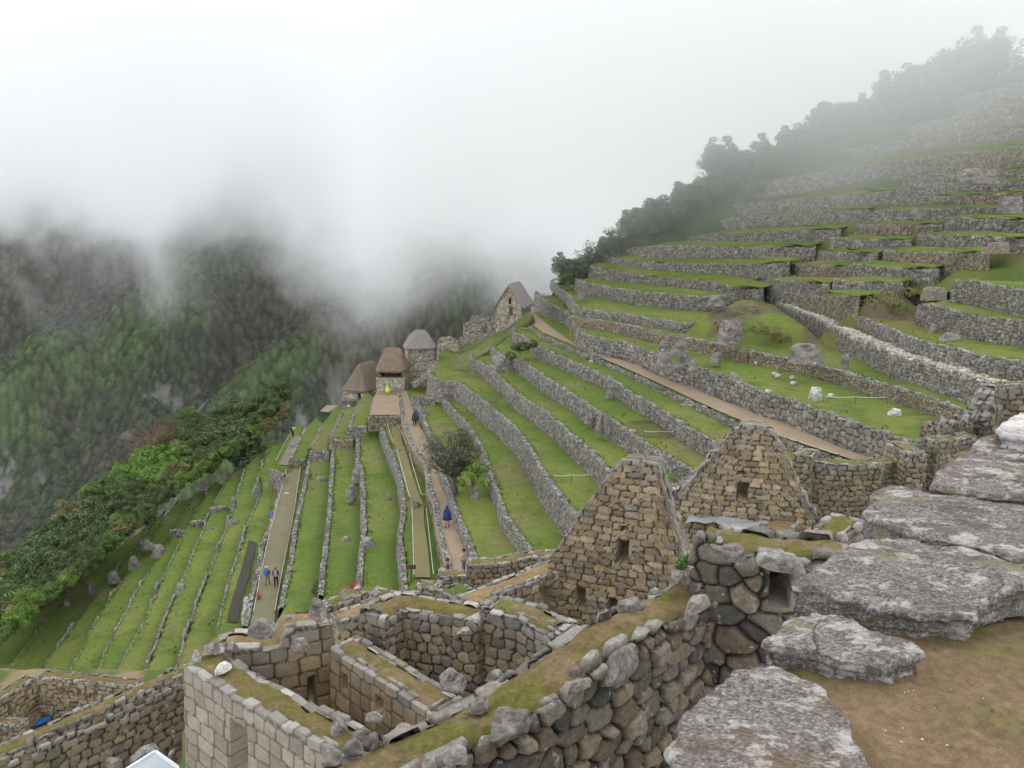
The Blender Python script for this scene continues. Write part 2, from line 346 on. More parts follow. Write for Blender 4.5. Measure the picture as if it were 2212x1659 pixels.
addR('W6','C',[(190,665),(280,700),(360,760),(440,800),(520,830),(620,880),(700,910),(800,950),(870,1010),(950,1060),(1040,1110),(1130,1160),(1230,1230),(1330,1290),(1430,1340),(1560,1410),(1700,1480)],-16.0,-17.3)
addR('W7','C',[(300,620),(370,690),(500,740),(600,780),(700,820),(800,860),(900,905),(1000,950),(1100,1000),(1200,1050),(1300,1095),(1400,1140),(1500,1190),(1600,1225),(1800,1310),(2000,1375),(2212,1445),(2400,1500)],-15.5,-16.0)
addR('W8','C',[(330,430),(400,480),(480,520),(560,545),(575,640),(680,700),(800,720),(920,740),(1060,800),(1160,850),(1300,880),(1400,910),(1500,940),(1640,1000),(1760,1050),(1860,1070),(1960,1110),(2040,1140)],-13.6,-15.5)
addR('W9','C',[(545,570),(700,590),(850,620),(1000,650),(1150,690),(1300,710),(1400,740),(1500,750),(1650,790)],-12.5,-13.6)
for n_,p_ in(('W9',[(200,375),(400,412),(600,452),(800,502),(1000,560),(1200,622),(1350,655),(1500,712),(1650,770),(1800,812),(1880,850)]),('W8',[(760,822),(900,880),(1060,930),(1200,985),(1370,1042),(1500,1095)])):
    P_,a_,b_,c_=RL[n_]; RL[n_]=(np.vstack([P_,rail('E',p_,a_)]),a_,b_,c_)
addR('W10','C',[(430,355),(480,390),(540,440),(590,520),(750,540),(900,560),(1000,580),(1150,600),(1250,625),(1380,600)],-11.6,-12.6)
addR('W12','C',[(540,300),(590,350),(700,375),(900,410),(1100,430),(1300,450),(1400,455),(1520,440),(1620,440)],-9.9,-12.0)
#addR('W13','C',[(650,250),(730,270),(850,290),(1000,320),(1200,335),(1400,350),(1480,370),(1560,395),(1650,405),(1740,400)],-8.1,-9.9)
#addR('W14','C',[(745,190),(860,215),(1000,230),(1200,240),(1400,245),(1600,250),(1750,250),(1900,240)],-6.2,-8.1)
#addR('W15','C',[(860,160),(960,145),(1100,135),(1300,135),(1500,140),(1700,140),(1900,145),(2060,145)],-4.3,-6.2)
addR('S','E',[(200,-40),(400,10),(600,85),(850,205),(1100,315),(1200,350),(1290,405),(1450,435),(1700,515),(1900,575),(2020,605),(2150,650)],-10.6,-12.5)
addR('W17','E',[(900,90),(1000,120),(1200,205),(1350,270),(1500,320),(1700,370),(1900,420),(2100,445),(2212,460),(2330,480)],-9.5,-10.6)
addR('W18','E',[(1440,30),(1600,60),(1750,100),(1900,125),(2100,150),(2212,165),(2330,185)],-7.7,-9.5)
addR('W19','E',[(1700,-140),(1900,-120),(2212,-60),(2330,-40)],-5.8,-7.7)
# the high terraces stand above the eye: their lips are set at a surveyed distance instead of a level
def yr(u,yl,yrr): return np.interp(u,[1350,2250],[yl,yrr])
def back(P,l=6.0,o=.35):
    r=P[0,:2]/np.linalg.norm(P[0,:2]); q=P[0].copy(); q[:2]+=r*l+np.array([r[1],-r[0]])*o; return np.vstack([q,P])
for n_ in('W8','W10','W12','W5','W6','W4','W3'):
    P_,a_,b_,c_=RL[n_]; RL[n_]=(back(P_,5 if n_ not in('W3','W4','W5') else 2),a_,b_,c_)
def high(n,k,p,yl,y2,zb=None):
    Q_=cv(k,p); P=np.array([aty(q,np.interp(q[0],[Q_[0][0],Q_[-1][0]],[yl,y2])) for q in Q_]); z=float(np.median(P[:,2]))
    for i,q in enumerate(cv(k,p)):
        d=ray(q)
        if abs(d[2])>.035: pass
    P=back(P,5) if n[0] in 'HW' else back(P,2.5,.1)
    r=P[-1,:2]/np.linalg.norm(P[-1,:2]); q=P[-1].copy(); q[:2]+=r*3.0+np.array([-r[1],r[0]])*.0; P=np.vstack([P,q])
    RL[n]=(P,None,zb,{})
high('W13','C',[(650,250),(730,270),(850,290),(1000,320),(1200,335),(1400,350),(1480,370),(1560,395),(1650,405),(1740,400)],127,97)
high('W14','C',[(745,190),(860,215),(1000,230),(1200,240),(1400,245),(1600,250),(1750,250),(1900,240)],129,101)
high('W15','C',[(860,160),(960,145),(1100,135),(1300,135),(1500,140),(1700,140),(1900,145),(2060,145)],130,105)
high('H16','D',[(-350,870),(-260,850),(0,825),(200,815),(500,808),(700,800),(880,800)],132,108)
high('H17','D',[(-140,755),(0,722),(300,695),(600,680),(800,660),(1000,655),(1080,655)],133,111)
high('H18','D',[(-60,640),(0,620),(300,600),(600,570),(900,545),(1150,525),(1290,520)],134,113)
high('H19','N',[(-400,1360),(0,1310),(400,1270),(600,1230),(900,1190),(1200,1140),(1500,1110),(1620,1100)],136,114)
high('H20','N',[(210,1160),(240,1150),(500,1090),(900,1020),(1200,970),(1500,920),(1900,885),(2212,875),(2350,870)],136,113)
high('H21','N',[(585,960),(700,945),(800,940),(1100,880),(1500,800),(1800,730),(2000,690),(2212,650),(2350,625)],137,116)
high('H22','N',[(1000,785),(1100,740),(1200,705),(1450,650),(1700,600),(1900,550),(2212,480),(2350,450)],137,119)
high('H23','N',[(1470,575),(1600,545),(1700,530),(1900,450),(2050,420),(2212,385),(2350,350)],136,122)
# right-hand flight of shorter terraces
high('J0','D',[(560,1268),(640,1275),(850,1290),(1010,1290)],93,75)
high('J1','D',[(340,1160),(395,1165),(600,1175),(800,1195)],101,88)
high('J2','D',[(820,1165),(1000,1182),(1260,1192),(1330,1200)],86,78)
high('J3','D',[(540,1048),(750,1060),(960,1068)],103,91)
high('J4','D',[(960,1045),(1200,1080),(1470,1083),(1600,1090)],89,79)
high('J5','D',[(720,955),(900,965),(1150,975)],103,91)
high('J6','D',[(1190,950),(1500,965),(1880,965),(1960,970)],90,76)
high('J7','D',[(800,862),(1100,872),(1400,878)],105,93)
high('J8','D',[(1440,832),(1850,845),(2212,862),(2330,866)],92,77)
high('J9','D',[(980,760),(1300,758),(1620,765)],107,95)
high('J10','D',[(1640,708),(2000,718),(2212,728),(2330,732)],95,83)
high('J11','D',[(1060,665),(1400,652),(1700,645),(1950,640),(2330,640)],109,91)
high('J12','D',[(1250,580),(1600,550),(1900,540),(2212,532),(2330,530)],111,94)
high('J13','D',[(1290,480),(1700,460),(2000,450),(2212,445),(2330,443)],113,98)
high('J14','D',[(1340,410),(1490,402),(1700,385),(2000,365),(2212,355),(2330,350)],114,102)
high('J15','D',[(1500,262),(1630,250),(1900,225),(2100,205),(2212,190),(2330,180)],115,105)
FR=np.array([(-52,100),(-45,110),(-38,117),(-28,123),(-15,126),(-3,129),(3,133),(8,140),(15,150),(40,172),(200,220)])
GX0,GX1,GY0,GY1,GR=-104,96,40,172,.3
gx=np.arange(GX0,GX1,GR); gy=np.arange(GY0,GY1,GR); GXX,GYY=np.meshgrid(gx,gy,indexing='ij')
GZ=None
def rail_poly(P,ins=.32):
    X,s=resample(smooth_poly(P,1),.5); n=normals(X,False,2); Q=X[:,:2]-n*ins
    a=Q[0]; fr=FR[FR[:,0]/FR[:,1]>a[0]/a[1]+.012]
    return np.vstack([Q,[(Q[-1,0],5),(300,5),(300,300)],fr[::-1]])
# base slope that falls away to the left and beyond the far crest
K14=RL['K14'][0]; d0=np.full(GXX.shape,1e9)
for a,b in zip(K14[:-1,:2],K14[1:,:2]):
    t=np.clip(((GXX-a[0])*(b-a)[0]+(GYY-a[1])*(b-a)[1])/((b-a)@(b-a)),0,1); d0=np.minimum(d0,np.hypot(GXX-a[0]-t*(b-a)[0],GYY-a[1]-t*(b-a)[1]))
GZ=Kz[14]-1-d0*.95
for n in ['K%d'%i for i in range(14,-1,-1)]+['G1','W2','W3','W4','W5','W6','W7','W8','W9','S','W10','W17','W18','W12','W19']:
    P,z,zb,k=RL[n]
    if n in('S','W17','W18','W19'): 
        P=P.copy(); 
    m=pip(GXX,GYY,rail_poly(P)) if n not in('W10','W12','W13','W14','W15','S') else None
    if m is None:
        X,s=resample(smooth_poly(P,1),.5); nn=normals(X,False,2); Q=X[:,:2]-nn*.32; fr=FR[FR[:,0]/FR[:,1]>Q[0,0]/Q[0,1]+.012]
        e=Q[-1]; m=pip(GXX,GYY,np.vstack([Q,[e+(2,6),e+(40,60),(300,300)],fr[::-1]]))
    GZ=np.where(m&(GZ<z),z,GZ)
# raised far ends of the lower terraces, and the plaza before the huts
def px_plat(k,p,z): return np.array([onz(q,z) for q in cv(k,p)])
PLAT=[('s1','B',[(300,900),(415,900),(520,690),(470,640),(395,715)],-30.3,-31.5),
('s0','B',[(215,950),(300,965),(400,700),(330,690),(290,770)],-30.9,-31.5),
('s2','B',[(420,842),(548,850),(640,600),(600,560),(500,690)],-29.0,-30.3),
('s3','B',[(540,770),(695,775),(740,590),(700,560),(620,600)],-27.8,-29.0),
('s4','B',[(662,695),(785,702),(830,520),(780,480),(690,600)],-26.4,-27.6),
('plaza','B',[(783,640),(985,637),(975,500),(830,500)],-24.9,-26.2)]
PLP={}
for n,k,p,z,zb in PLAT:
    PP=px_plat(k,p,z); PLP[n]=(PP,z,zb); m=pip(GXX,GYY,PP); GZ=np.where(m,z,GZ)
# far crest
fy=np.interp(GXX,FR[:,0],FR[:,1]); GZ=GZ-np.clip(GYY-fy,0,60)*1.1*(GXX<60)
GROUND_Z=GZ.copy()
def gz(x,y):
    i=int(round((x-GX0)/GR)); j=int(round((y-GY0)/GR)); return float(GROUND_Z[min(max(i,0),len(gx)-1),min(max(j,0),len(gy)-1)])
def grass_col(x,y,seed=3):
    a=fbm(x*.10,y*.10,1,4,seed)[...,None]; b=fbm(x*.5,y*.5,5,4,seed+11)[...,None]; c=fbm(x*.16,y*.16,11,3,seed+31)[...,None]
    G1=np.array((.126,.182,.032)); G2=np.array((.185,.215,.048)); G3=np.array((.085,.138,.026)); BR=np.array((.215,.185,.080))
    C=G1*(1-ss(.35,.65,a))+G2*ss(.35,.65,a); k=ss(.5,.75,b)*.6; C=C*(1-k)+G3*k; k=ss(.61,.74,c)*.6; C=C*(1-k)+BR*k
    return C
GC=grass_col(GXX,GYY); wd=np.maximum(ss(1.5,4,d0)*(GZ<Kz[14]-1.2),ss(.8,2.5,GYY-np.interp(GXX,FR[:,0],FR[:,1]))*(GXX<-16))[...,None]; GC=GC*(1-wd)+np.array((.055,.08,.028))*(.6+.8*fbm(GXX*.8,GYY*.8,4,4,77)[...,None])*wd
for i_ in range(0,14):
    P_=RL['K%d'%i_][0]; dk=np.full(GXX.shape,1e9); sub=(GXX<8)
    for a,b in zip(P_[:-1,:2],P_[1:,:2]):
        t=np.clip(((GXX-a[0])*(b-a)[0]+(GYY-a[1])*(b-a)[1])/((b-a)@(b-a)),0,1); dk=np.minimum(dk,np.hypot(GXX-a[0]-t*(b-a)[0],GYY-a[1]-t*(b-a)[1]))
    lush=((1-ss(.2,1.5,dk))*(GZ<RL['K%d'%i_][1]-.2)*(GZ>RL['K%d'%i_][2]-.6))[...,None]*.55; GC=GC*(1-lush)+np.array((.060,.105,.022))*lush
gn=(fbm(GXX*.5,GYY*.5,0,5,5,.62)-.5)*.30
V=np.dstack([GXX,GYY,GZ+gn]).reshape(-1,3)
ground=mesh('ground',V,grid_faces(len(gx),len(gy)),M['ground'],GC.reshape(-1,3),smooth=True); tag(ground,kind='structure')
LB={'K0':'low dry-stone wall along the left edge of the sandy path above the roped lawn',
'K1':'dry-stone wall between the roped lawn and the first green terrace left of it',
'K2':'stone terrace wall with a tall grey slab against it, left of the roped lawn',
'K3':'stone terrace wall third left of the roped lawn, ending at a bushy mound',
'K4':'pale stone edging wall along the right of the gravel lane with two walkers',
'K5':'broken rocky wall along the left edge of the gravel lane',
'K6':'thin stone lip left of the dark mat strip',
'K7':'overgrown stone lip of the second grass terrace left of the dark mat strip',
'K8':'overgrown stone lip of the third grass terrace left of the dark mat strip',
'K9':'overgrown stone lip of the fourth grass terrace left of the dark mat strip',
'K10':'overgrown stone lip of the fifth grass terrace left of the dark mat strip',
'K11':'overgrown stone lip of the sixth grass terrace left of the dark mat strip',
'K12':'overgrown stone lip of the third lowest grass terrace above the trees',
'K13':'overgrown stone lip of the second lowest grass terrace above the trees',
'K14':'outermost grassy terrace lip beside the trees on the steep slope',
'G1':'tall stone wall along the right edge of the sandy path',
'W2':'grey terrace wall behind the leafy tree, first above the sandy path',
'W3':'grey terrace wall second above the lower sandy path',
'W4':'grey terrace wall running down to behind the nearer gable',
'W5':'grey terrace wall with a slanted pale slab, ending between the two gables',
'W6':'grey terrace wall just below the upper sandy path',
'W7':'low rough kerb wall along the lower edge of the upper sandy path',
'W8':'high wall of large stones along the upper side of the upper sandy path',
'W9':'long tan terrace wall above the lawn scattered with white stones',
'W10':'short grey terrace wall under the grassy mound left end',
'W12':'curved terrace wall with large pale stones ending at the grassy mound',
'W13':'curved terrace wall one above the wall that ends at the long slab',
'W14':'misty curved terrace wall third above the grassy mound',
'W15':'misty curved terrace wall fourth above the grassy mound',
'S':'tall wall with a pale sloping flagstone walkway on its top, right of the mound',
'W17':'grey wall directly above the pale flagstone walkway',
'W18':'grey wall above the bright green strip at the right edge',
'W19':'short stone wall under the brown bracken slope at the right edge'}
ci=0
for n,(P,z,zb,k) in RL.items():
    if z is None: continue
    ci+=1; far=P[:,1].mean()
    thin=n.startswith('K') and int(n[1:])>=6
    if thin:
        ofs=P.copy(); i=int(n[1:])
        # overgrown lips: only here and there does a stone show through the turf
        dipf=(lambda q,i=i:.5*ss(.30,.38,fbm(q*16+i*3.7,q*0,i,3,i)))
        terrace_wall('terrace_wall',P,zb+.1,res=.11,cw=.34,ch=.2,rim=.22,label=LB[n],pal='greyl',seed=ci,raise_=.02,capamp=.08,group='overgrown terrace lips',dip=dipf)
    else:
        rough=dict(K0=('tan',.12),G1=('grey',.1)).get(n,('grey',.13))
        big=n=='W8'
        terrace_wall('terrace_wall',P,zb,res=.075 if far<75 else .10,cw=.58 if big else .37,ch=.40 if big else .25,rim={'W7':.3,'S':1.15,'W9':.6}.get(n,.42),toppal='pale' if n=='S' else 'greyl',topz=.5 if n=='S' else .25,label=LB[n],pal='grey' if n not in('W9','K0') else 'olive',seed=ci,raise_=.28 if n=='K0' else (.1 if n!='W7' else .0),depth=.10 if big else .08,capamp=.13 if n in('K4','K3','W7') else .09)
# high terraces: wall, and a grass bench behind it that slopes a little towards the valley
order=['W12','W13','W14','W15','H16','H17','H18','H19','H20','H21','H22','H23']
hl={'W13':LB['W13'],'W14':LB['W14'],'W15':LB['W15'],'H16':'misty terrace wall fifth above the grassy mound','H17':'misty terrace wall sixth above the grassy mound','H18':'misty terrace wall seventh above the grassy mound',
'H19':'long terrace wall fading into fog, fourth below the crest','H20':'long terrace wall fading into fog, third below the crest','H21':'long terrace wall fading into fog, second below the crest','H22':'foggy terrace wall just below the crest where visitors stand','H23':'foggy topmost terrace wall under the crest trees'}
def bench(P,back,drop=.0,seed=1):
    X,s=resample(smooth_poly(P,1),.5); n=normals(X,False,2); k=8; rows=[]
    for j in range(k):
        f=j/(k-1); q=X.copy(); q[:,:2]-=n*(.25+f*back); q[:,2]+=.02+f*back*.13+(fbm(q[:,0]*.8,q[:,1]*.8,0,3,seed)-.5)*.3; rows.append(q)
    V=np.stack(rows,1).reshape(-1,3); C=grass_col(V[:,0],V[:,1],seed)
    o=mesh('grass_bench',V,grid_faces(len(X),k),M['ground'],C,smooth=True); tag(o,kind='structure'); return o
for i,n in enumerate(order[1:]):
    P=RL[n][0]; Pb=RL[order[i]][0]
    zb=P[:,2]-2.9
    terrace_wall('terrace_wall',P,zb,res=.13,cw=.42,ch=.28,label=hl[n],pal='grey',seed=60+i,depth=.09,group='terrace retaining walls',raise_=0)
    bench(P,4.5,seed=60+i)
jl=['first short terrace wall above the flagstone walkway, lowest of its flight','short terrace wall at the stair line just right of the top of the grassy mound','short terrace wall beside the brown gully, above the pale walkway',
'short terrace wall second up the stair line above the mound','short terrace wall left of the reddish gully, with a long green bench','short terrace wall third up the stair line above the mound','terrace wall with a long green bench left of the large brown boulder',
'short terrace wall fourth up the stair line above the mound','terrace wall at the right edge above the large brown boulder','short terrace wall fifth up the stair line above the mound','terrace wall at the right edge with a bright bench beneath a pale slab',
'terrace wall just left of the broad pale rock slab in the upper right','terrace wall beneath the broad smooth rock face in the upper right','terrace wall beside the broad smooth rock face in the upper right','terrace wall above the broad smooth rock face in the upper right','high terrace wall at the right edge, third below the foggy crest']
for i in range(16):
    P=RL['J%d'%i][0]; terrace_wall('terrace_wall',P,P[:,2]-(3.2 if i<5 else 2.9),res=.11,cw=.38,ch=.26,label=jl[i],pal='grey' if i%3 else 'olive',seed=90+i,raise_=0,group='terrace retaining walls'); bench(P,3.2,seed=90+i)
# hillside body behind the high terraces
pts=[]
for n,(P,z,zb,k) in RL.items():
    if z is None:
        X,q=resample(P,2.0); nn=normals(X,False,1); X=X.copy(); X[:,:2]-=nn*1.3; X[:,2]-=1.5; pts.append(X)
pts=np.vstack(pts); hx=np.arange(2,130,1.2); hy=np.arange(70,190,1.2); HX,HY=np.meshgrid(hx,hy,indexing='ij'); num=0;den=0
for q in pts:
    w=1/((HX-q[0])**2+(HY-q[1])**2+.6)**2.2; num=num+w*q[2]; den=den+w
HZ=num/den; ux=CX+FPX*HX/(HY*cp_); edge=np.min([np.hypot(HX-q[0],HY-q[1]) for q in pts],axis=0); HZ=HZ-np.clip(edge-6,0,80)*.8
HZ=HZ+(fbm(HX*.3,HY*.3,0,3,8)-.5)*.8
V=np.dstack([HX,HY,HZ]).reshape(-1,3)
up=np.vstack([RL['W13'][0][:,:2],RL['J3'][0][:1,:2],RL['J1'][0][:1,:2],RL['J0'][0][:,:2],RL['J2'][0][-1:,:2],RL['W19'][0][:,:2],[(120,90),(200,200),(60,220)]])+np.array([0,1.0])
inu=pip(HX,HY,up).reshape(-1); hf=grid_faces(len(hx),len(hy)); hf=hf[inu[hf].all(1)&(edge.reshape(-1)[hf]<16).all(1)]
hs=mesh('hillside',V,hf,M['ground'],(grass_col(HX,HY,8)*.75).reshape(-1,3),smooth=True); tag(hs,kind='structure')

# ------------------------------------------------ ragged grass along the lips and over the benches (nobody could count it)
GP=[];rgn=np.random.RandomState(7)
for n,(P,z,zb,k) in RL.items():
    X,s_=resample(smooth_poly(P,1),.18); nn=normals(X,False,2); dist=np.hypot(X[:,0],X[:,1])
    m=1 if dist.mean()>85 else 2
    if n in('S','G1','K0','W7'): continue
    if len(X)<3: continue
    for rep in range(m+1):
        o_=rgn.uniform(.30,.75 if rep<m else 2.6,len(X)); q=X.copy(); q[:,:2]-=nn*o_[:,None]; q[:,:2]+=rgn.normal(0,.08,(len(X),2)); dens=fbm(q[:,0]*.35,q[:,1]*.35,0,3,19)>.44; GP.append(q[dens&(rgn.rand(len(X))<.75)])
GP=np.vstack(GP); n=len(GP); ang=rgn.uniform(0,6.28,n); w=rgn.uniform(.04,.12,n); h=rgn.uniform(.05,.18,n)*np.clip(np.hypot(GP[:,0],GP[:,1])/80,.7,1.6); tx=np.stack([np.cos(ang),np.sin(ang),0*ang],1); le=rgn.normal(0,.08,(n,2))
B0=GP-tx*w[:,None]+[0,0,-.06]; B1=GP+tx*w[:,None]+[0,0,-.06]; T1=GP+tx*w[:,None]*.5; T0=GP-tx*w[:,None]*.6; T1[:,2]+=h*.8; T0[:,2]+=h; T1[:,:2]+=le; T0[:,:2]+=le
GV=np.stack([B0,B1,T1,T0],1).reshape(-1,3); gc=np.repeat(grass_col(GP[:,0],GP[:,1],9)*rgn.uniform(1.15,1.6,(n,1)),4,axis=0)
o=mesh('grass',GV,np.arange(4*n).reshape(-1,4),M['ground'],gc); tag(o,kind='stuff'); print('grass',n)
# ------------------------------------------------ boulders traced by their outline, each with its own level and thickness
def bmat(name,dark,pale,sc,thr,lich,ls,lt,bump,brown=None):
    m,t,b=newmat(name); g=t.nodes.new('ShaderNodeNewGeometry'); P=g.outputs['Position']
    mp=N(t,'ShaderNodeMapping'); mp.inputs['Scale'].default_value=(1,1,1.8); mp.inputs['Rotation'].default_value=(0,0,.6); t.links.new(P,mp.inputs['Vector']); Q=mp.outputs[0]
    n1=noise_n(t,sc,7,.72,Q); r1=ramp(t,n1.outputs['Fac'],[(thr-.11,dark),(thr,tuple((a+b_)/2 for a,b_ in zip(dark,pale))),(thr+.10,pale)])
    n2=noise_n(t,sc*.16,4,.6,Q); r2=ramp(t,n2.outputs['Fac'],[(.30,(.45,.42,.41)),(.46,(.85,.83,.81)),(.62,(1.35,1.34,1.32))])
    c=mix(t,1.0,r1.outputs[0],r2.outputs[0],'MULTIPLY')
    if brown:
        n5=noise_n(t,sc*.25,4,.6,Q); r5=ramp(t,n5.outputs['Fac'],[(.55,(0,0,0)),(.72,(.75,.75,.75))]); c=mix(t,r5.outputs[0],c,brown)
    vo=N(t,'ShaderNodeTexVoronoi',Scale=ls); n3=noise_n(t,ls*6,3,.5,Q); 
    ad=N(t,'ShaderNodeVectorMath',_operation='ADD'); sc_=N(t,'ShaderNodeVectorMath',_operation='SCALE'); sc_.inputs['Scale'].default_value=.08/ls*2
    t.links.new(n3.outputs['Color'],sc_.inputs[0]); t.links.new(P,ad.inputs[0]); t.links.new(sc_.outputs[0],ad.inputs[1]); t.links.new(ad.outputs[0],vo.inputs['Vector'])
    r3=ramp(t,vo.outputs['Distance'],[(lt,(1,1,1)),(lt+.05,(0,0,0))])
    n4=noise_n(t,ls*.45,3,.5,P); r4=ramp(t,n4.outputs['Fac'],[(.50,(0,0,0)),(.58,(1,1,1))]); k=mix(t,1.0,r3.outputs[0],r4.outputs[0],'MULTIPLY')
    c=mix(t,k,c,lich); t.links.new(c,b.inputs['Base Color'])
    bp=N(t,'ShaderNodeBump',Strength=bump,Distance=.35/sc); t.links.new(n1.outputs['Fac'],bp.inputs['Height']); t.links.new(bp.outputs[0],b.inputs['Normal'])
    return m
def granite(name,brown=False):
    m,t,b=newmat(name); g=t.nodes.new('ShaderNodeNewGeometry'); mp=N(t,'ShaderNodeMapping'); mp.inputs['Scale'].default_value=(1,1.5,1.6); mp.inputs['Rotation'].default_value=(0,0,.5); t.links.new(g.outputs['Position'],mp.inputs['Vector']); Q=mp.outputs[0]
    sp=noise_n(t,70,5,.7,Q); c=ramp(t,sp.outputs['Fac'],[(.36,(.09,.074,.068)),(.5,(.17,.15,.138)),(.62,(.33,.305,.285))]).outputs[0]
    nm=noise_n(t,2.6,5,.62,Q); c=mix(t,ramp(t,nm.outputs['Fac'],[(.50,(0,0,0)),(.62,(.8,.8,.8))]).outputs[0],c,(.135,.09,.055) if brown else (.108,.09,.074))
    mp2=N(t,'ShaderNodeMapping'); mp2.inputs['Location'].default_value=(5,3,1); t.links.new(Q,mp2.inputs['Vector'])
    nl=noise_n(t,6.5,8,.70,mp2.outputs[0]); c=mix(t,ramp(t,nl.outputs['Fac'],[(.535,(0,0,0)),(.57,(.55,.55,.55)),(.66,(.9,.9,.9))]).outputs[0],c,(.45,.43,.40))
    nk=noise_n(t,30,6,.75,Q); c=mix(t,1.0,c,ramp(t,nk.outputs['Fac'],[(.35,(.62,.58,.56)),(.52,(1,1,1)),(.7,(1.25,1.25,1.24))]).outputs[0],'MULTIPLY')
    ns=noise_n(t,3.3,4,.6,mp2.outputs[0]); c=mix(t,ramp(t,ns.outputs['Fac'],[(.60,(0,0,0)),(.66,(.5,.5,.5))]).outputs[0],c,(.20,.19,.08))
    t.links.new(c,b.inputs['Base Color']); b1=N(t,'ShaderNodeBump',Strength=.8,Distance=.006); t.links.new(nk.outputs['Fac'],b1.inputs['Height']); b2=N(t,'ShaderNodeBump',Strength=.6,Distance=.02); t.links.new(nl.outputs['Fac'],b2.inputs['Height']); t.links.new(b1.outputs[0],b2.inputs['Normal']); t.links.new(b2.outputs[0],b.inputs['Normal'])
    return m
M['gran']=granite('lichened_slab'); M['granb']=granite('brown_lichened_slab',True)
M['boulder']=bmat('lichened_granite',(.085,.066,.062),(.43,.40,.375),38,.485,(.50,.49,.45),3.0,.15,1.0,brown=(.13,.10,.085))
M['boulder2']=bmat('brown_granite',(.11,.08,.06),(.40,.355,.31),28,.51,(.52,.50,.46),2.0,.17,1.0,brown=(.16,.115,.065))
M['whiterock']=bmat('white_granite',(.33,.31,.30),(.62,.60,.58),14,.46,(.62,.60,.56),2,.1,.8)
M['rock']=bmat('grey_rock',(.135,.122,.108),(.32,.298,.27),9,.50,(.44,.43,.40),1.6,.16,.7)
def boulder(name,pts,z,th,mat='rock',label=None,cat='boulder',group=None,seed=1,n=72,nt_=16,dome=.10,rough=.06,tuck=.15,P3=None,parent=None,tilt=(0,0),round_=.25,facet=0):
    P=np.array([onz(q,z) for q in pts]) if P3 is None else np.asarray(P3,float)
    P=smooth_poly(np.vstack([P,P[:1]]),1)[:-1]; X,s=resample(P[:,:2],1e9 if False else np.linalg.norm(np.diff(P[:,:2],axis=0),axis=1).sum()/n,True); n=len(X)
    c=X.mean(0); L=math.sqrt(np.ptp(X[:,0])*np.ptp(X[:,1])); rows=[]
    fs=list(np.linspace(0.02,1,nt_)); zs=[]
    for f in fs: rows.append(np.column_stack([c+(X-c)*f,np.full(n,z+dome*L*(1-f*f)-round_*th*max(0,(f-.8)/.2)**2)]))
    ns=max(5,int(nt_*.7))
    for j in range(1,ns+1):
        g=j/ns; k=1+.05*math.sin(g*math.pi)-tuck*g*g; rows.append(np.column_stack([c+(X-c)*k,np.full(n,z-round_*th-(1-round_)*th*g)]))
    V=np.stack(rows,1) # n x rows x 3
    nr=V-np.array([c[0],c[1],z-th*.4]); nr/=np.linalg.norm(nr,axis=2,keepdims=True)+1e-9
    q=V/L
    d=(fbm(q[...,0]*2.2+seed,q[...,1]*2.2,q[...,2]*2.2,5,seed,.55)-.5)*2; rd=np.abs(fbm(q[...,0]*4,q[...,1]*4+seed,q[...,2]*4,3,seed+5)-.5)*2
    w=np.clip(np.linspace(0,1,V.shape[1])*8,0,1)[None,:]
    V=V+nr*((d-rd*.6)*rough*L)[...,None]*w[...,None]
    V[...,2]+=(V[...,0]-c[0])*tilt[0]+(V[...,1]-c[1])*tilt[1]
    if facet:
        rg3=np.random.RandomState(seed*7+1); cc=np.array([c[0],c[1],z-th*.45]); hd=np.array([np.ptp(X[:,0])/2,np.ptp(X[:,1])/2,th*.6+dome*L]); U=(V-cc)/hd
        for _ in range(facet):
            pn=rg3.normal(size=3)*np.array([1,1,.8]); pn[2]=abs(pn[2])*.9; pn/=np.linalg.norm(pn); dd=np.percentile(U@pn,rg3.uniform(76,95)); e_=np.clip(U@pn-dd,0,None); U=U-pn*e_[...,None]*.93
        V=U*hd+cc
    R=V.shape[1]; Fq=grid_faces(n,R,True)[:,::-1]
    Vf=V.reshape(-1,3); ctr=len(Vf); Vf=np.vstack([Vf,V[:,0].mean(0)]); F3=[(i*R,((i+1)%n)*R,ctr) for i in range(n)]
    me_F=[tuple(f) for f in Fq.tolist()]+F3
    o=mesh(name,Vf,me_F,M[mat],smooth=True,parent=parent)
    if label: tag(o,label,cat,group)
    return o
def edge_spine(k,pts,z,thick,ext=(0,0)):
    P=rail(k,pts,z)[:,:2]; n=normals(P,False,1); S=P-n*thick/2
    d0=(S[0]-S[1])/np.linalg.norm(S[0]-S[1]); d1=(S[-1]-S[-2])/np.linalg.norm(S[-1]-S[-2]); S[0]+=d0*ext[0]; S[-1]+=d1*ext[1]
    return S,P
def opn(k,x0,y0,x1,y1,A,B,dep,ext=0):
    (a0,z1),(a1,z0)=plane_hit(cv(k,[(x0,y0)])[0],A,B),plane_hit(cv(k,[(x1,y1)])[0],A,B)
    return (1,min(a0,a1)+ext,max(a0,a1)+ext,z0,z1,dep)
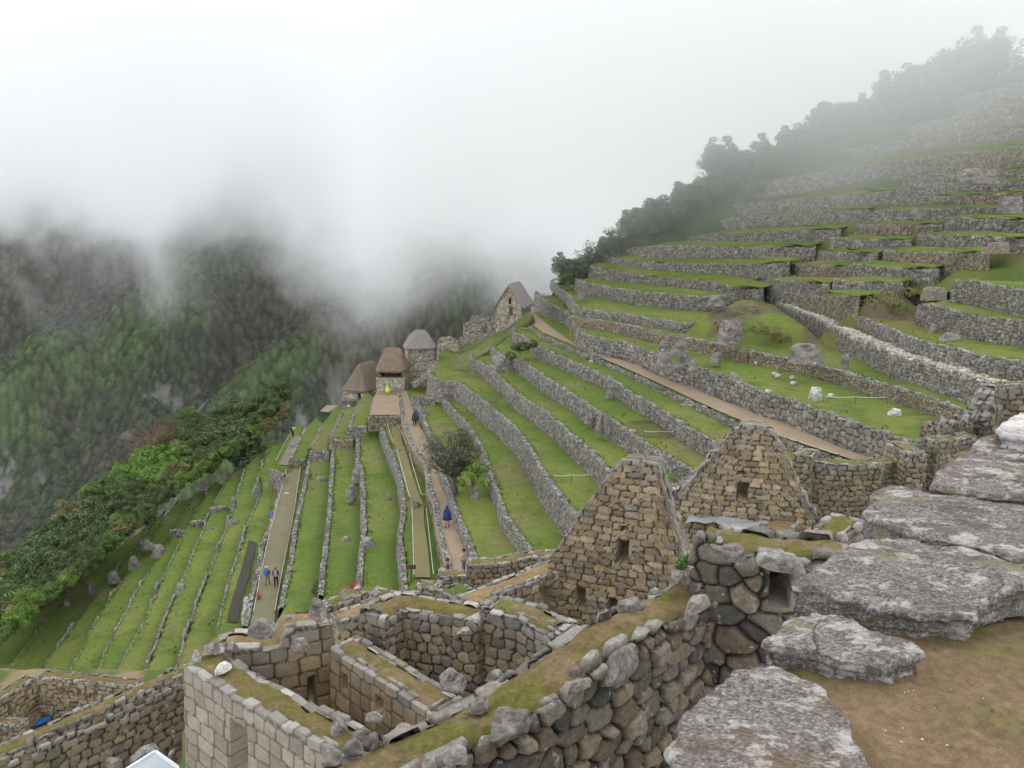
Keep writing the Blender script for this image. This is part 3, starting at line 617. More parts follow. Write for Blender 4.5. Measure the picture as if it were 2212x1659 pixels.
def lintel(k,x0,y0,x1,y1,A,B,parent,mat='ruin',seed=1,pal=(.31,.24,.16),out=.05):
    a0,z1=plane_hit(cv(k,[(x0,y0)])[0],A,B); a1,z0=plane_hit(cv(k,[(x1,y1)])[0],A,B); A=np.array(A[:2]);B=np.array(B[:2]); t=(B-A)/np.linalg.norm(B-A); nn=np.array([t[1],-t[0]])
    c=A+t*(a0+a1)/2+nn*(out-.15); b=MB(); ang=math.atan2(t[1],t[0])
    # a dressed beam: subdivided box with worn faces
    L,H,D=abs(a1-a0),abs(z1-z0),.34; nx,ny=14,6; V=[];Fc=[]
    prof=[(-D/2,-H/2),(D/2,-H/2),(D/2,H/2),(-D/2,H/2)]; ring=[]
    for (y0_,zz0),(y1_,zz1) in zip(prof,prof[1:]+prof[:1]):
        for q in range(ny): ring.append((y0_+(y1_-y0_)*q/ny,zz0+(zz1-zz0)*q/ny))
    m=len(ring)
    for i in range(nx+1):
        x=-L/2+L*i/nx; e=1-.12*max(0,abs(x)/(L/2)-.8)/.2
        for (yy,zz) in ring:
            r=1-.06*((abs(yy)/(D/2))**4*(abs(zz)/(H/2))**4); q=(_h(np.array([i*7+seed]),np.array([int(yy*90)]),np.array([int(zz*90)]),seed)[0]-.5)*.02
            X=c+t*x+nn*-yy*e*r; V.append((X[0],X[1],(z0+z1)/2+zz*e*r+q))
    Fc=[(i*m+k_,i*m+(k_+1)%m,(i+1)*m+(k_+1)%m,(i+1)*m+k_) for i in range(nx) for k_ in range(m)]+[tuple(range(m-1,-1,-1)),tuple(nx*m+k_ for k_ in range(m))]
    return mesh('lintel',V,Fc,M[mat],np.tile(np.array(pal),(len(V),1)),parent=parent)
def steps(pairs,ch,seed,q=.75):
    a=np.array([p[0] for p in pairs]); z=np.array([p[1] for p in pairs]); o=np.argsort(a); a=a[o];z=z[o]
    def f(x):
        v=np.interp(x,a,z); k=ch*.92; w=v+(_h(np.floor(v/k),v*0,v*0,seed)-.5)*k*.5; return v*(1-q)+q*(np.floor(w/k)+.5)*k
    return f
# ---- room of fitted masonry at lower left
zR=-9.5
S1,E1=edge_spine('G',[(165,780),(1020,1320)],zR,.84,(0,.9))
built_wall('ruin_wall',S1,lambda a:zR+.05*np.sin(a*3)+.10*(a>3.6),-14.2,.84,res=.035,cw=.46,ch=.33,rim=.21,jit=.14,p=7,depth=.028,amp=.010,capamp=.07,pal='ash',toppal='greyl',topz=.45,seed=11,mat='ashlar',maskpal='tan',joint=(.13,.10,.07),warp=.03,batter=.07,
 openings=[opn('G',495,1145,650,1700,E1[0],E1[1],.80)],label='finely fitted pale block wall with a tall doorway at the bottom left',cat='ruin wall',wt=.05,ew=.10)
S2=np.array([onz(cv('G',[(395,650)])[0],zR)[:2],onz(cv('G',[(800,600)])[0],zR)[:2],onz(cv('G',[(1165,520)])[0],zR)[:2]])
# inner face line for the niche
Lw=np.linalg.norm(S2[-1]-S2[0])
def zt2(a):
    q=a/Lw; return zR+.05+.30*ss(.52,.60,q)+.05*np.sin(a*5)
nn2=normals(S2,False,1); E2=S2+nn2*.5
built_wall('ruin_wall',S2,zt2,-13.6,1.0,res=.035,cw=.50,ch=.34,rim=.3,jit=.16,p=6,depth=.04,amp=.015,capamp=.10,pal='ashin',toppal='greyl',topz=.9,seed=12,mat='ashlar',joint=(.09,.065,.04),cap='sand',openings=[opn('G',985,860,1052,1000,E2[0],E2[-1],.4)],
 label='broken back wall of the fitted block room, with a gap and a sandy pier top',cat='ruin wall',wt=.06,ew=.12)
S3,E3=edge_spine('G',[(1190,680),(1760,1040)],zR,.78,(.1,.55))
built_wall('ruin_wall',S3,zR,-13.6,.78,res=.035,cw=.40,ch=.36,rim=.2,jit=.13,p=7,depth=.028,amp=.01,capamp=.05,pal='ashin',toppal='greyl',topz=.35,seed=13,mat='ashlar',joint=(.10,.07,.045),
 openings=[opn('G',1255,835,1302,965,E3[0],E3[1],.45,.1),opn('G',1492,990,1556,1115,E3[0],E3[1],.45,.1)],label='mossy-topped inner wall with two niches, right side of the fitted block room',cat='ruin wall',wt=.05,ew=.10)
# ---- middle building of rounded stones
zM=-9.0
S4,E4=edge_spine('P',[(745,400),(830,322),(1100,375),(1365,440)],zM,.85)
built_wall('ruin_wall',S4,zM,-12.9,.85,res=.035,cw=.34,ch=.25,rim=.24,jit=.3,p=3.4,depth=.05,amp=.02,capamp=.07,pal='olive',toppal='greyl',topz=.35,seed=14,label='rounded-stone wall with olive moss on top, left of the gap with the jutting slab',cat='ruin wall')
S5,E5=edge_spine('P',[(1375,338),(1640,400),(1870,520)],zM+.22,.85)
built_wall('ruin_wall',S5,zM+.22,-12.9,.85,res=.035,cw=.36,ch=.26,rim=.24,jit=.3,p=3.4,depth=.05,amp=.02,capamp=.07,pal='olive',toppal='greyl',topz=.4,seed=15,label='rounded-stone wall with olive moss on top, right of the gap with the jutting slab',cat='ruin wall')
# ---- long wall with the sandy top up to the nearer gable
zL=-10.6
S6,E6=edge_spine('P',[(1255,345),(1950,62)],zL,.78,(.3,.3))
built_wall('ruin_wall',S6,zL,-13.4,.78,res=.04,cw=.36,ch=.25,rim=.16,jit=.3,p=3.6,depth=.045,capamp=.05,pal='tan',toppal='greyl',topz=.15,seed=16,cap='sand',openings=[opn('H',778,828,852,955,E6[0],E6[1],.4,.3)],
 label='long wall with a flat sandy top leading up to the nearer gable',cat='ruin wall')
# ---- nearer gable
A=np.array(onz(cv('H',[(910,722)])[0],zL))[:2]; B=np.array(onz(cv('H',[(1560,832)])[0],zL))[:2]; tg=(B-A)/np.linalg.norm(B-A); A0=A-tg*1.35; B0=B+tg*.9; ng=np.array([tg[1],-tg[0]])
sil=[plane_hit(q,A0,B0) for q in cv('H',[(835,652),(880,575),(950,490),(1000,400),(1070,300),(1130,220),(1185,150),(1240,118),(1330,112),(1420,132),(1452,250),(1500,400),(1535,520),(1565,620),(1600,690)])]
A1=A0+tg*(sil[0][0]-.05); sil=[(a-sil[0][0]+.05,z) for a,z in sil]
G1=built_wall('gable_wall',[A1-ng*.42,A1+tg*(sil[-1][0]+.2)-ng*.42],steps(sil,.2,3),-13.6,.84,res=.04,cw=.40,ch=.20,rim=.40,jit=.26,p=4,depth=.045,amp=.018,capamp=.05,pal='tan',toppal='grey',topz=.45,seed=17,cap=None,capmode='z',
 openings=[opn('H',1205,545,1265,682,A1,B0,.8),opn('H',1220,470,1265,500,A1,B0,.55),opn('H',970,805,1026,922,A1,B0,.55),opn('H',1155,858,1202,950,A1,B0,.55)],label='nearer steep stone gable with a small window and moss on its peak',cat='gable wall')
lintel('H',1170,498,1310,545,A1,B0,G1,seed=3)
# ---- farther gable
zG=-11.5
A=np.array(onz(cv('I',[(290,640)])[0],zG))[:2]; B=np.array(onz(cv('I',[(1010,712)])[0],zG))[:2]; tg=(B-A)/np.linalg.norm(B-A); ng2=np.array([tg[1],-tg[0]])
sil=[plane_hit(q,A,B) for q in cv('I',[(205,560),(240,520),(290,470),(340,400),(400,340),(460,270),(520,200),(575,150),(640,136),(740,158),(775,205),(810,260),(850,340),(890,430),(930,520),(970,600),(1005,650)])]
A2=A+tg*(sil[0][0]-.05); off=sil[0][0]-.05; sil=[(a-off,z) for a,z in sil]
G2=built_wall('gable_wall',[A2-ng2*.42,A2+tg*(sil[-1][0]+.1)-ng2*.42],steps(sil,.21,7),-13.6,.84,res=.05,cw=.42,ch=.21,rim=.40,jit=.26,p=4,depth=.05,amp=.018,capamp=.05,pal='tan',toppal='grey',topz=.6,seed=18,cap=None,capmode='z',
 openings=[opn('I',560,468,618,572,A2,B,.8),opn('I',560,405,600,432,A2,B,.6)],label='farther steep stone gable with a small window, below the upper sandy path',cat='gable wall')
lintel('I',525,437,690,470,A2,B,G2,seed=4)
# ---- walls to the right of the farther gable
def simple(k,pts,z,zb,th,label,seed,cap='moss',pal='olive',ext=(0,0),res=.05,ch=.24,cw=.38,rim=.24,topz=.4,**kw):
    S,E=edge_spine(k,pts,z,th,ext); kw.setdefault('mat','ruin'); return built_wall('ruin_wall',S,kw.pop('zt',z),zb,th,res=res,cw=cw,ch=ch,rim=rim,pal=pal,topz=topz,seed=seed,cap=cap,label=label,cat='ruin wall',jit=kw.pop('jit',.32),p=kw.pop('p',3.4),**kw)
simple('I',[(985,350),(1100,368),(1240,374),(1380,368),(1530,345)],-11,-16,.85,'curved rounded-stone wall with yellow moss, right of the farther gable',21)
simple('I',[(880,312),(985,330)],-10.7,-15,1.3,'short moss-topped pier against the right side of the farther gable',22,rim=.3)
simple('E',[(1350,1118),(1515,1118)],-10.4,-14,2.2,'thick moss-topped pier where the upper sandy path reaches the ruins',23,rim=.4)
simple('E',[(1590,1035),(1750,1010),(1880,985)],-10.2,-13,.8,'low wall of flat stones right of the thick mossy pier',24)
simple('E',[(1580,925),(1740,900),(1850,870)],-9.8,-13,.9,'ragged pile-like wall end between the tan terrace wall and the near ruins',25,capamp=.22,depth=.09,ch=.2,cap=None,rim=.44)
P13=[aty(q,yy)[:2] for q,yy in zip(cv('E',[(1845,800),(1900,700),(2050,620)]),(38,38.5,39.5))]
def z13(a): return np.interp(a,[0,1.6,3.4,5.5],[-9.9,-9.0,-8.2,-8.0])+.15*np.floor(a*2.2)%.3
built_wall('ruin_wall',P13,lambda a:np.interp(a,[0,.8,1.8,3.4,5],[-10.0,-9.3,-8.6,-8.3,-8.2]),-13,1.2,res=.06,cw=.55,ch=.22,rim=.58,pal='dark',toppal='greyl',topz=.4,seed=26,cap=None,capmode='z',capamp=.06,depth=.09,label='stepped stack of slabs at the near end of the flagstone-topped wall',cat='ruin wall')
built_wall('ruin_wall',[aty(q,36)[:2] for q in cv('E',[(2035,650),(2160,600),(2400,560)])],-7.6,-13,.8,res=.06,cw=.5,ch=.26,rim=.24,pal='dark',toppal='greyl',seed=27,label='dark brown rubble wall behind the white boulders at the right edge',cat='ruin wall')
simple('I',[(850,770),(1010,645)],-11.5,-13.8,1.15,'low wall with a broad sandy top below the farther gable',28,cap='sand',rim=.18)
simple('P',[(330,330),(620,222)],-13.0,-16,.7,'low rubble wall with a mossy top beside the red spiky plant',29,ch=.2,cw=.3,pal='tan')
simple('P',[(610,225),(760,262)],-12.9,-16,.6,'short cross wall of the small roofless room beside the red spiky plant',30,ch=.2,cw=.3,pal='tan')
simple('P',[(400,430),(590,375),(790,290)],-12.0,-16,.75,'rubble wall with a sandy top between the block room and the small roofless room',31,ch=.22,cw=.3,pal='tan',cap='sand',rim=.16)
simple('P',[(930,185),(1090,205)],-15.5,-18,.8,'low wall stub beside the wooden sign post',32,ch=.22,cw=.34,pal='olive')
simple('K',[(345,1440),(620,1440),(700,1420)],-17.5,-20,.8,'low wall on which the two visitors lean at the end of the sandy path',33,cap='moss',pal='olive')
simple('H',[(370,690),(520,690),(720,650),(900,640)],-15.4,-18.5,.8,'rubble wall with mossy top left of the nearer gable foot',34,cap='moss',pal='olive')
simple('P',[(1180,262),(1340,200)],-12.4,-14.5,.8,'short moss-green wall just above the long sandy-topped wall',35,cap='green',rim=.18)
simple('H',[(1440,285),(1610,262)],-11.2,-14,.8,'short wall joining the two gables',36,pal='grey')
# ---- big mossy wall in front, its return with the small dark opening
zF=-5.5
SF=np.array([(-3.4,5.45),(-2.5,6.15),(-1.55,7.05),(-.71,7.8),(.1,8.45),(1.15,9.5),(2.0,10.45),(2.86,11.37)])
SF=smooth_poly(SF,1)
built_wall('ruin_wall',SF,lambda a:zF+.10*np.sin(a*1.3),-9.9,.84,res=.022,cw=.36,ch=.25,rim=.19,jit=.44,p=3.0,depth=.12,amp=.06,capamp=.10,pal='dark',toppal='grey',topz=.18,seed=41,mat='near',joint=(.028,.022,.016),warp=.10,ew=.24,wt=.34,label='broad mossy wall of rough boulders crossing the foreground',cat='ruin wall')
S7,E7=edge_spine('I',[(300,795),(640,862),(1010,900)],-4.7,.85,(0,.5))
built_wall('ruin_wall',S7,-4.72,-9.9,.85,res=.025,cw=.42,ch=.30,rim=.2,jit=.40,p=2.6,depth=.10,amp=.05,capamp=.08,pal='dark',toppal='grey',topz=.3,seed=42,mat='near',joint=(.028,.022,.016),warp=.08,ew=.28,wt=.2,openings=[opn('I',715,965,815,1180,E7[0],E7[-1],.6)],
 label='mossy rubble wall with a black opening under a long lintel slab, beside the pale boulders',cat='ruin wall')
simple('I',[(1060,860),(1300,690)],-4.9,-8,.55,'narrow mossy wall top running back beside the largest pale boulder',43,res=.03,mat='near',pal='dark',rim=.14)
# ---- rooms far down at the lower left
zl=-25
SL,EL=edge_spine('F',[(285,925),(620,955),(1060,1002)],zl,.8)
built_wall('ruin_wall',SL,zl,-28.4,.8,res=.07,cw=.42,ch=.24,rim=.16,pal='tan',topz=.2,seed=51,openings=[opn('F',a,b,c,d,EL[0],EL[-1],.3) for a,b,c,d in((350,985,378,1042),(470,1010,510,1078),(605,1025,640,1086),(738,1035,772,1085),(872,1045,900,1085))],label='roofless room wall with a row of niches, below the grass slope at lower left',cat='ruin wall')
SL,EL=edge_spine('F',[(-260,1250),(0,1100),(285,925)],zl,.8)
built_wall('ruin_wall',SL,zl,-28.4,.8,res=.07,cw=.42,ch=.24,rim=.16,pal='tan',topz=.2,seed=52,openings=[opn('F',188,1035,222,1092,EL[0],EL[-1],.3),opn('F',50,1140,86,1192,EL[0],EL[-1],.3)],label='side wall of the roofless niche room at the left edge',cat='ruin wall')
simple('F',[(-200,1740),(0,1640),(700,1320),(1480,965)],-16,-20,.62,'long rubble wall running from the bottom left corner to the fitted block wall',53,cap='moss',pal='olive',ch=.30,cw=.42,rim=.14,capamp=.10)
simple('F',[(-200,1640),(0,1545),(700,1235),(1450,900)],-15.7,-19,.62,'second long mossy wall just behind the rubble wall from the bottom left corner',54,cap='moss',pal='olive',rim=.13,capamp=.12)
simple('F',[(-100,1290),(150,1305)],-26,-28,.7,'low mossy wall stub beside the blue tarp',55,cap='moss',pal='tan')
# ---- ground between the ruins
nx_,ny_=np.arange(-45,45,.35),np.arange(3,46,.35); NX,NY=np.meshgrid(nx_,ny_,indexing='ij')
NZ=np.full(NX.shape,-13.3); NZ=np.where(NY>23,-15.5,NZ); NZ=np.where(NY>28,-15.5-(NY-28)*1.3,NZ)
NZ=np.where((NX>5)&(NY>24),-14.4-np.clip(NY-31,0,30)*1.2,NZ); tl=-7.6-(NY-15)*.30
NZ=np.where(NX<tl,np.minimum(-18.6-np.clip(NY-21,0,30)*1.3,NZ),NZ); NZ=np.where((NX<-12.2+(26-NY)*.5)&(NY>20)|(NX<-17),-28.2,NZ); NZ=np.maximum(NZ,-40)
spx=np.interp(NY,SF[:,1],SF[:,0]); NZ=np.where((NX>spx)&(NY<11.2),-9.3,NZ)
NZ=np.where((NX>4.6)&(NY<24)&(NY>=11.2),-10.5,NZ)
# turf bank from the ruins down to the terraces
NZ=NZ+(fbm(NX*.8,NY*.8,0,4,5)-.5)*.35
sand=np.array((.30,.215,.13))*(.8+.4*fbm(NX*2,NY*2,0,3,6))[...,None]; g=ss(.45,.6,fbm(NX*.5,NY*.5,3,3,9))[...,None]; CN=sand*(1-g)+np.array((.10,.14,.035))*g
o=mesh('ground',np.dstack([NX,NY,NZ]).reshape(-1,3),grid_faces(len(nx_),len(ny_)),M['soil'],CN.reshape(-1,3),smooth=True); tag(o,kind='structure')
# ---- sandy ledge at the photographer's feet and the pale granite blocks along its rim
ZL=-1.60; M['ledge']=col_mat('ledge_soil',9.0,contrast=.38,bump=.9,bdist=.012)
ex=np.linspace(-.6,3.9,300); ey=np.linspace(-.6,4.9,360); EX,EY=np.meshgrid(ex,ey,indexing='ij')
ledge=np.array([onz(q,ZL)[:2] for q in [(1520,2300),(1560,1750),(1640,1480),(1760,1400),(1950,1300),(2080,1180),(2150,1060),(2230,970),(2700,1000),(3600,1100),(3600,2600)]])
EZ=ZL+(fbm(EX*2,EY*2,0,4,3)-.5)*.08+(fbm(EX*12,EY*12,0,3,4)-.5)*.02; inl=pip(EX,EY,ledge)
gm=ss(.52,.60,fbm(EX*1.7,EY*1.7,4,5,12,.6)); EZ=np.where(inl,EZ,-9)
CE=np.array((.225,.155,.088))*(.55+.9*fbm(EX*5,EY*5,1,5,3,.65))[...,None]; g2=ss(.48,.64,fbm(EX*2.2,EY*2.2,9,5,22))[...,None]*.85; CE=CE*(1-g2)+np.array((.19,.16,.06))*g2; CE=CE*(1-gm[...,None]*.8)+np.array((.12,.16,.03))*gm[...,None]*.8
ef=grid_faces(300,360); zf=EZ.reshape(-1)[ef]; ef=ef[(zf>-5).any(1)]; EZ=np.where(EZ<-5,-1.95,EZ)
o=mesh('ground',np.dstack([EX,EY,EZ]).reshape(-1,3),ef,M['ledge'],CE.reshape(-1,3),smooth=True); tag(o,kind='structure')
BG='pale granite blocks along the rim of the ledge'
def rim_block(pts,z,th,mt,label,seed,tilt=(0,0),amp=.022,**k):
    """broken slab: jagged outline, stepped top, chipped edge, cracked side"""
    mt={'boulder':'gran','boulder2':'granb'}.get(mt,mt)
    P=np.array([onz(q,z)[:2] for q in pts]); P=np.vstack([P,P[:1]]); Q=[]
    for a,b in zip(P[:-1],P[1:]): Q+=[a*.9+b*.1,a*.1+b*.9]
    n=460; X,s=resample(np.array(Q),np.linalg.norm(np.diff(np.vstack([Q,Q[:1]]),axis=0),axis=1).sum()/n,True); n=len(X); nr=normals(X,True,3); c=X.mean(0)
    ar=0.5*np.sum(X[:,0]*np.roll(X[:,1],-1)-np.roll(X[:,0],-1)*X[:,1]); nr=nr*np.sign(ar)
    per=s[-1]; th_=s/per*2*math.pi; jx,jy=np.cos(th_)*per/6.28,np.sin(th_)*per/6.28
    X=X+nr*(((fbm(jx*9,jy*9,seed,5,seed,.6)-.5)*.06+(np.abs(fbm(jx*22,jy*22,seed,3,seed+2)-.5))*-.03)[:,None])
    fs=np.r_[np.linspace(.02,.9,52),np.linspace(.91,1,14)]; T=c[None,None]+(X[:,None]-c)*fs[None,:,None]; x,y=T[...,0],T[...,1]
    lo=fbm(x*3.2,y*3.2,seed,4,seed); st=fbm(x*4.5+3,y*4.5,seed,3,seed+4)*7; stp=(np.floor(st)+ss(.35,.65,st-np.floor(st)))/7
    crk=fbm(x*2.3,y*2.3,seed+5,3,seed+6); cr=np.clip(1-np.abs(crk-.5)/.006,0,1)*.014
    z0=z+(lo-.5)*amp*2.2+(stp-.5)*amp*2.0+(fbm(x*26,y*26,seed,4,seed+8)-.5)*.010-cr+(x-c[0])*tilt[0]+(y-c[1])*tilt[1]
    chip=.018+.05*np.clip(fbm(jx*5,jy*5,seed+3,4,seed+5)-.42,0,1)[:,None]; z0=z0-chip*np.clip((fs[None]-.955)/.045,0,1)**2
    ns=26; g=np.linspace(1/ns,1,ns)[None]; zs=z0[:,-1:]-g*th; led=fbm(jx[:,None]*7,jy[:,None]*7,zs*14,5,seed+9,.6)-.5; ld=np.floor(fbm(jx[:,None]*2.5,jy[:,None]*2.5,zs*22,2,seed+10)*6)/6-.5
    sx=X[:,None]+nr[:,None]*((led*.05+ld*.04-.02*g-.012)*np.clip(g*6,0,1))[...,None]
    V=np.concatenate([np.dstack([T,z0]),np.dstack([sx,zs])],1); R=V.shape[1]; Vf=np.vstack([V.reshape(-1,3),V[:,0].mean(0)]); ctr=len(Vf)-1
    Fq=grid_faces(n,R,True); Fq=Fq[:,::-1] if ar>0 else Fq; o=mesh('boulder',Vf,[tuple(f) for f in Fq.tolist()]+[((i*R,((i+1)%n)*R,ctr) if ar>0 else (((i+1)%n)*R,i*R,ctr)) for i in range(n)],M[mt],smooth=True); tag(o,label,'boulder',BG); return o
rim_block([(1425,1760),(1450,1600),(1500,1510),(1590,1445),(1680,1430),(1775,1478),(1840,1550),(1885,1640),(1905,1720),(1900,1900),(1500,1950)],-1.49,.12,'boulder2','large brown and white granite block at the bottom edge',3,dome=.03,rough=.022)
rim_block([(1640,1388),(1690,1345),(1755,1322),(1850,1345),(1945,1385),(2002,1420),(1935,1448),(1850,1432),(1740,1408)],-1.51,.10,'boulder','speckled flat granite block between the two largest blocks',4,rough=.016)
rim_block([(1705,1262),(1760,1218),(1850,1172),(1960,1162),(2100,1185),(2260,1225),(2300,1262),(2150,1290),(2100,1322),(1990,1318),(1860,1290),(1770,1272)],-1.45,.13,'boulder','broad sloping granite block with white streaks, longest of the rim',5,rough=.018)
rim_block([(1860,1112),(1885,1060),(1930,1038),(2000,1058),(2120,1075),(2260,1090),(2320,1215),(2200,1205),(2100,1178),(1960,1150)],-1.42,.13,'boulder','granite block with round white lichen discs',6,rough=.014)
rim_block([(1995,1050),(2040,1005),(2090,978),(2212,985),(2320,1000),(2320,1082),(2120,1066)],-1.38,.13,'boulder2','long brownish granite block with a white streak',7,rough=.014)
rim_block([(2095,970),(2112,946),(2160,940),(2240,958),(2320,992),(2200,985)],-1.34,.12,'boulder2','small dark brown granite block near the right edge',8,rough=.02)
rim_block([(2150,938),(2165,905),(2200,890),(2260,885),(2320,945),(2230,955)],-1.28,.2,'whiterock','white granite block at the right edge',9,rough=.02)
# the ledge rests on a rubble retaining wall
lw=ledge[1:8]; lw=lw[::1]
V_=smooth_poly(lw,1)
o=built_wall('retaining_wall',V_+np.array([.16,-.08]),ZL-.22,-9.0,.5,res=.05,cw=.34,ch=.24,rim=.22,jit=.42,p=2.6,depth=.08,amp=.04,pal='dark',toppal='grey',seed=44,mat='near',cap=None,joint=(.028,.022,.016),wt=.2,label='rubble wall that carries the pale granite blocks and the sandy ledge',cat='retaining wall')
rgp=np.random.RandomState(3); PV=[];PF=[]
for i in range(420):
    x,y=rgp.uniform(.4,3.6),rgp.uniform(.9,4.2)
    if not pip(np.array([x]),np.array([y]),ledge)[0]: continue
    r_=rgp.uniform(.0015,.005); z=ZL+(fbm(np.array([x*2]),np.array([y*2]),0,4,3)[0]-.5)*.08+.002; b0=len(PV); a0=rgp.uniform(0,6)
    for k_ in range(5): PV.append((x+r_*math.cos(a0+k_*1.257)*rgp.uniform(.7,1.2),y+r_*math.sin(a0+k_*1.257),z))
    PV.append((x+r_*.2,y,z+r_*rgp.uniform(.5,.9))); PF+=[(b0+k_,b0+(k_+1)%5,b0+5) for k_ in range(5)]
gv=[];gcn=[]
for i in range(2600):
    x,y=rgp.uniform(.3,3.6),rgp.uniform(.9,4.2)
    if not pip(np.array([x]),np.array([y]),ledge)[0] or fbm(np.array([x*1.7]),np.array([y*1.7]),4,5,12,.6)[0]<.53: continue
    z=ZL+(fbm(np.array([x*2]),np.array([y*2]),0,4,3)[0]-.5)*.08
    for k_ in range(3):
        q=rgp.uniform(0,6.28); w_=.0022; h_=rgp.uniform(.012,.035); dx,dy=math.cos(q),math.sin(q); gv+=[(x-dy*w_,y+dx*w_,z-.005),(x+dy*w_,y-dx*w_,z-.005),(x+dx*h_*.7,y+dy*h_*.7,z+h_)]; gcn+=[(.16,.23,.035)]*3
tag(mesh('grass',gv,np.arange(len(gv)).reshape(-1,3),M['ground'],np.array(gcn)*rgp.uniform(.7,1.3,(len(gv),1))),kind='stuff')
tag(mesh('gravel',PV,PF,M['whiterock']),kind='stuff')
# stones lying on the ruin walls
def bz(k,x0,y0,x1,y1,z,th,label,seed,mat='rock',rot=0.0,sq=3.0,parent=None,n=60,**kw):
    cx,cy_,rx,ry=(x0+x1)/2,(y0+y1)/2,(x1-x0)/2,(y1-y0)/2; P=[]; rn=random.Random(seed)
    W0=onz(cv(k,[(cx,cy_)])[0],z); dep=-W0[2]/math.hypot(W0[0],W0[1]); dep=math.atan(dep); dh=2*ry/ZM[k][2]*.8641/FPX*np.linalg.norm(W0)
    if th>.2: th=.5*dh/math.cos(dep); cy_-=ry*.42; ry*=.58
    for i in range(10):
        q=2*math.pi*i/10; c,s_=math.cos(q),math.sin(q); k_=(abs(c)**sq+abs(s_)**sq)**(-1/sq)*rn.uniform(.88,1.08); X,Y=c*k_*rx,s_*k_*ry
        P.append((cx+X,cy_+Y+rot*X))
    P=P[::-1]
    kw.setdefault('cat','boulder'); kw.setdefault('dome',.05); kw.setdefault('round_',.18); kw.setdefault('rough',.05); kw.setdefault('facet',15); return boulder('boulder' if th>.25 else 'stone',cv(k,P),z,th,mat,label,seed=seed,n=n,nt_=12,parent=parent,**kw)
bz('G',590,440,830,600,-8.75,.5,'big tilted grey block lying across the back wall of the fitted block room',61,'rock',-.3,n=110,rough=.04)
bz('G',1000,335,1160,470,-8.55,.5,'peaked grey boulder at the right end of the sandy pier top',62,'rock',.3,n=100,dome=.3)
bz('G',845,420,945,480,-8.8,.3,'small grey boulder left of the peaked boulder on the pier',63,'rock')
bz('G',300,600,455,700,-9.15,.4,'grey block beside the pale bar stone on the corner of the fitted wall',64,'rock')
bz('G',460,600,550,690,-9.15,.35,'light grey block right of the sand pocket on the fitted wall corner',65,'rock')
bz('G',200,640,300,790,-9.3,.5,'mossy dark block at the outer corner of the fitted wall',66,'rock')
bz('G',365,730,505,805,-9.25,.16,'pale bar-shaped stone lying on the corner of the fitted wall',67,'whiterock',-.45)
bz('G',880,560,1060,690,-9.05,.35,'rounded grey block on the front of the sandy pier',68,'rock',-.1)
bz('G',1135,1110,1325,1280,-9.1,.6,'squarish grey block at the right end of the fitted wall',69,'rock',n=100)
bz('G',1310,1195,1500,1330,-8.9,.6,'grey block between the squarish block and the foreground wall',70,'rock',n=90)
bz('G',1365,1085,1590,1170,-9.0,.4,'grey slab bridging the corner of the fitted block room',71,'rock',.1,n=90)
bz('G',1880,790,2140,960,-8.9,.6,'large boulder holding a pocket of sand at the end of the niche wall',72,'rock',.1,n=110)
bz('P',1210,445,1365,520,-9.1,.3,'dark slab jutting out of the gap in the middle wall',73,'rock',-.2)
bz('P',1820,400,1945,470,-8.7,.35,'grey block tipped on the end of the right middle wall',74,'rock',-.2)
bz('H',385,1445,770,1640,-5.30,.55,'biggest purple-grey boulder on the right edge of the foreground wall',81,'rock',-.22,n=160,rough=.035)
bz('H',1110,1095,1345,1320,-5.28,.55,'lichen-spotted boulder halfway along the foreground wall edge',82,'rock',-.5,n=150,rough=.03)
bz('H',365,1375,528,1465,-5.40,.15,'dark oval stone sunk in the moss of the foreground wall',83,'rock',-.4,n=80)
bz('H',910,1290,1060,1390,-5.35,.4,'pale rounded boulder on the foreground wall below the pointed stone',84,'rock',-.3,n=90)
bz('H',1540,850,1745,960,-5.25,.45,'long lichened block at the far right end of the foreground wall',85,'rock',-.5,n=110)
bz('H',1155,865,1385,955,-5.35,.4,'grey ridge block on the left edge of the foreground wall',86,'rock',-.2,n=100)
bz('H',1480,700,1580,790,-5.2,.5,'rounded grey boulder where the foreground wall meets the rubble wall',87,'rock',-.2,n=90)
bz('H',790,1010,1080,1140,-5.6,.4,'long pale slab on the left edge of the foreground wall',88,'rock',-.45,n=110)
bz('H',440,1250,620,1340,-5.6,.4,'lichened block on the left edge of the foreground wall near its middle',89,'rock',-.2,n=90)
bz('H',175,1245,380,1330,-6.6,.5,'boulder with a sand pocket behind the foreground wall',90,'rock',0,n=90)
bz('P',940,1340,1160,1460,-5.32,.4,'grey boulder on the foreground wall at the bottom edge',91,'rock',-.1,n=100)
bz('P',1115,1235,1385,1400,-5.32,.45,'angular brown-grey boulder beside the biggest purple-grey boulder',92,'rock',-.1,n=110)
bz('G',1085,1325,1255,1470,-5.38,.4,'grey boulder at the near left end of the foreground wall, bottom edge',98,'rock',n=90)
bz('G',1245,1275,1430,1395,-5.40,.4,'grey boulder on the left edge of the foreground wall above the bottom edge',99,'rock',n=90)
L7=bz('I',640,850,1000,990,-4.55,.32,'long dark lintel slab over the black opening',93,'rock',.1,sq=6,n=140,rough=.02,cat='lintel slab')
bz('I',465,805,640,930,-4.5,.5,'rounded olive boulder left of the lintel slab',94,'rock',n=120)
bz('I',310,745,395,800,-4.6,.3,'small dark boulder at the left end of the rubble wall with the opening',95,'rock',n=70)
for q,(x0,y0,x1,y1) in enumerate([(470,705,540,745),(420,745,475,775),(425,770,480,808)]):
    bz('I',x0,y0,x1,y1,-4.70+.01*q,.06,['pale ring-shaped lichen stone farthest from the rubble wall opening','pale lichen-ringed stone, upper one of the pair on the rubble wall','pale lichen-ringed stone, lower one of the pair on the rubble wall'][q],96+q,'rock',n=50,group='pale lichen stones')
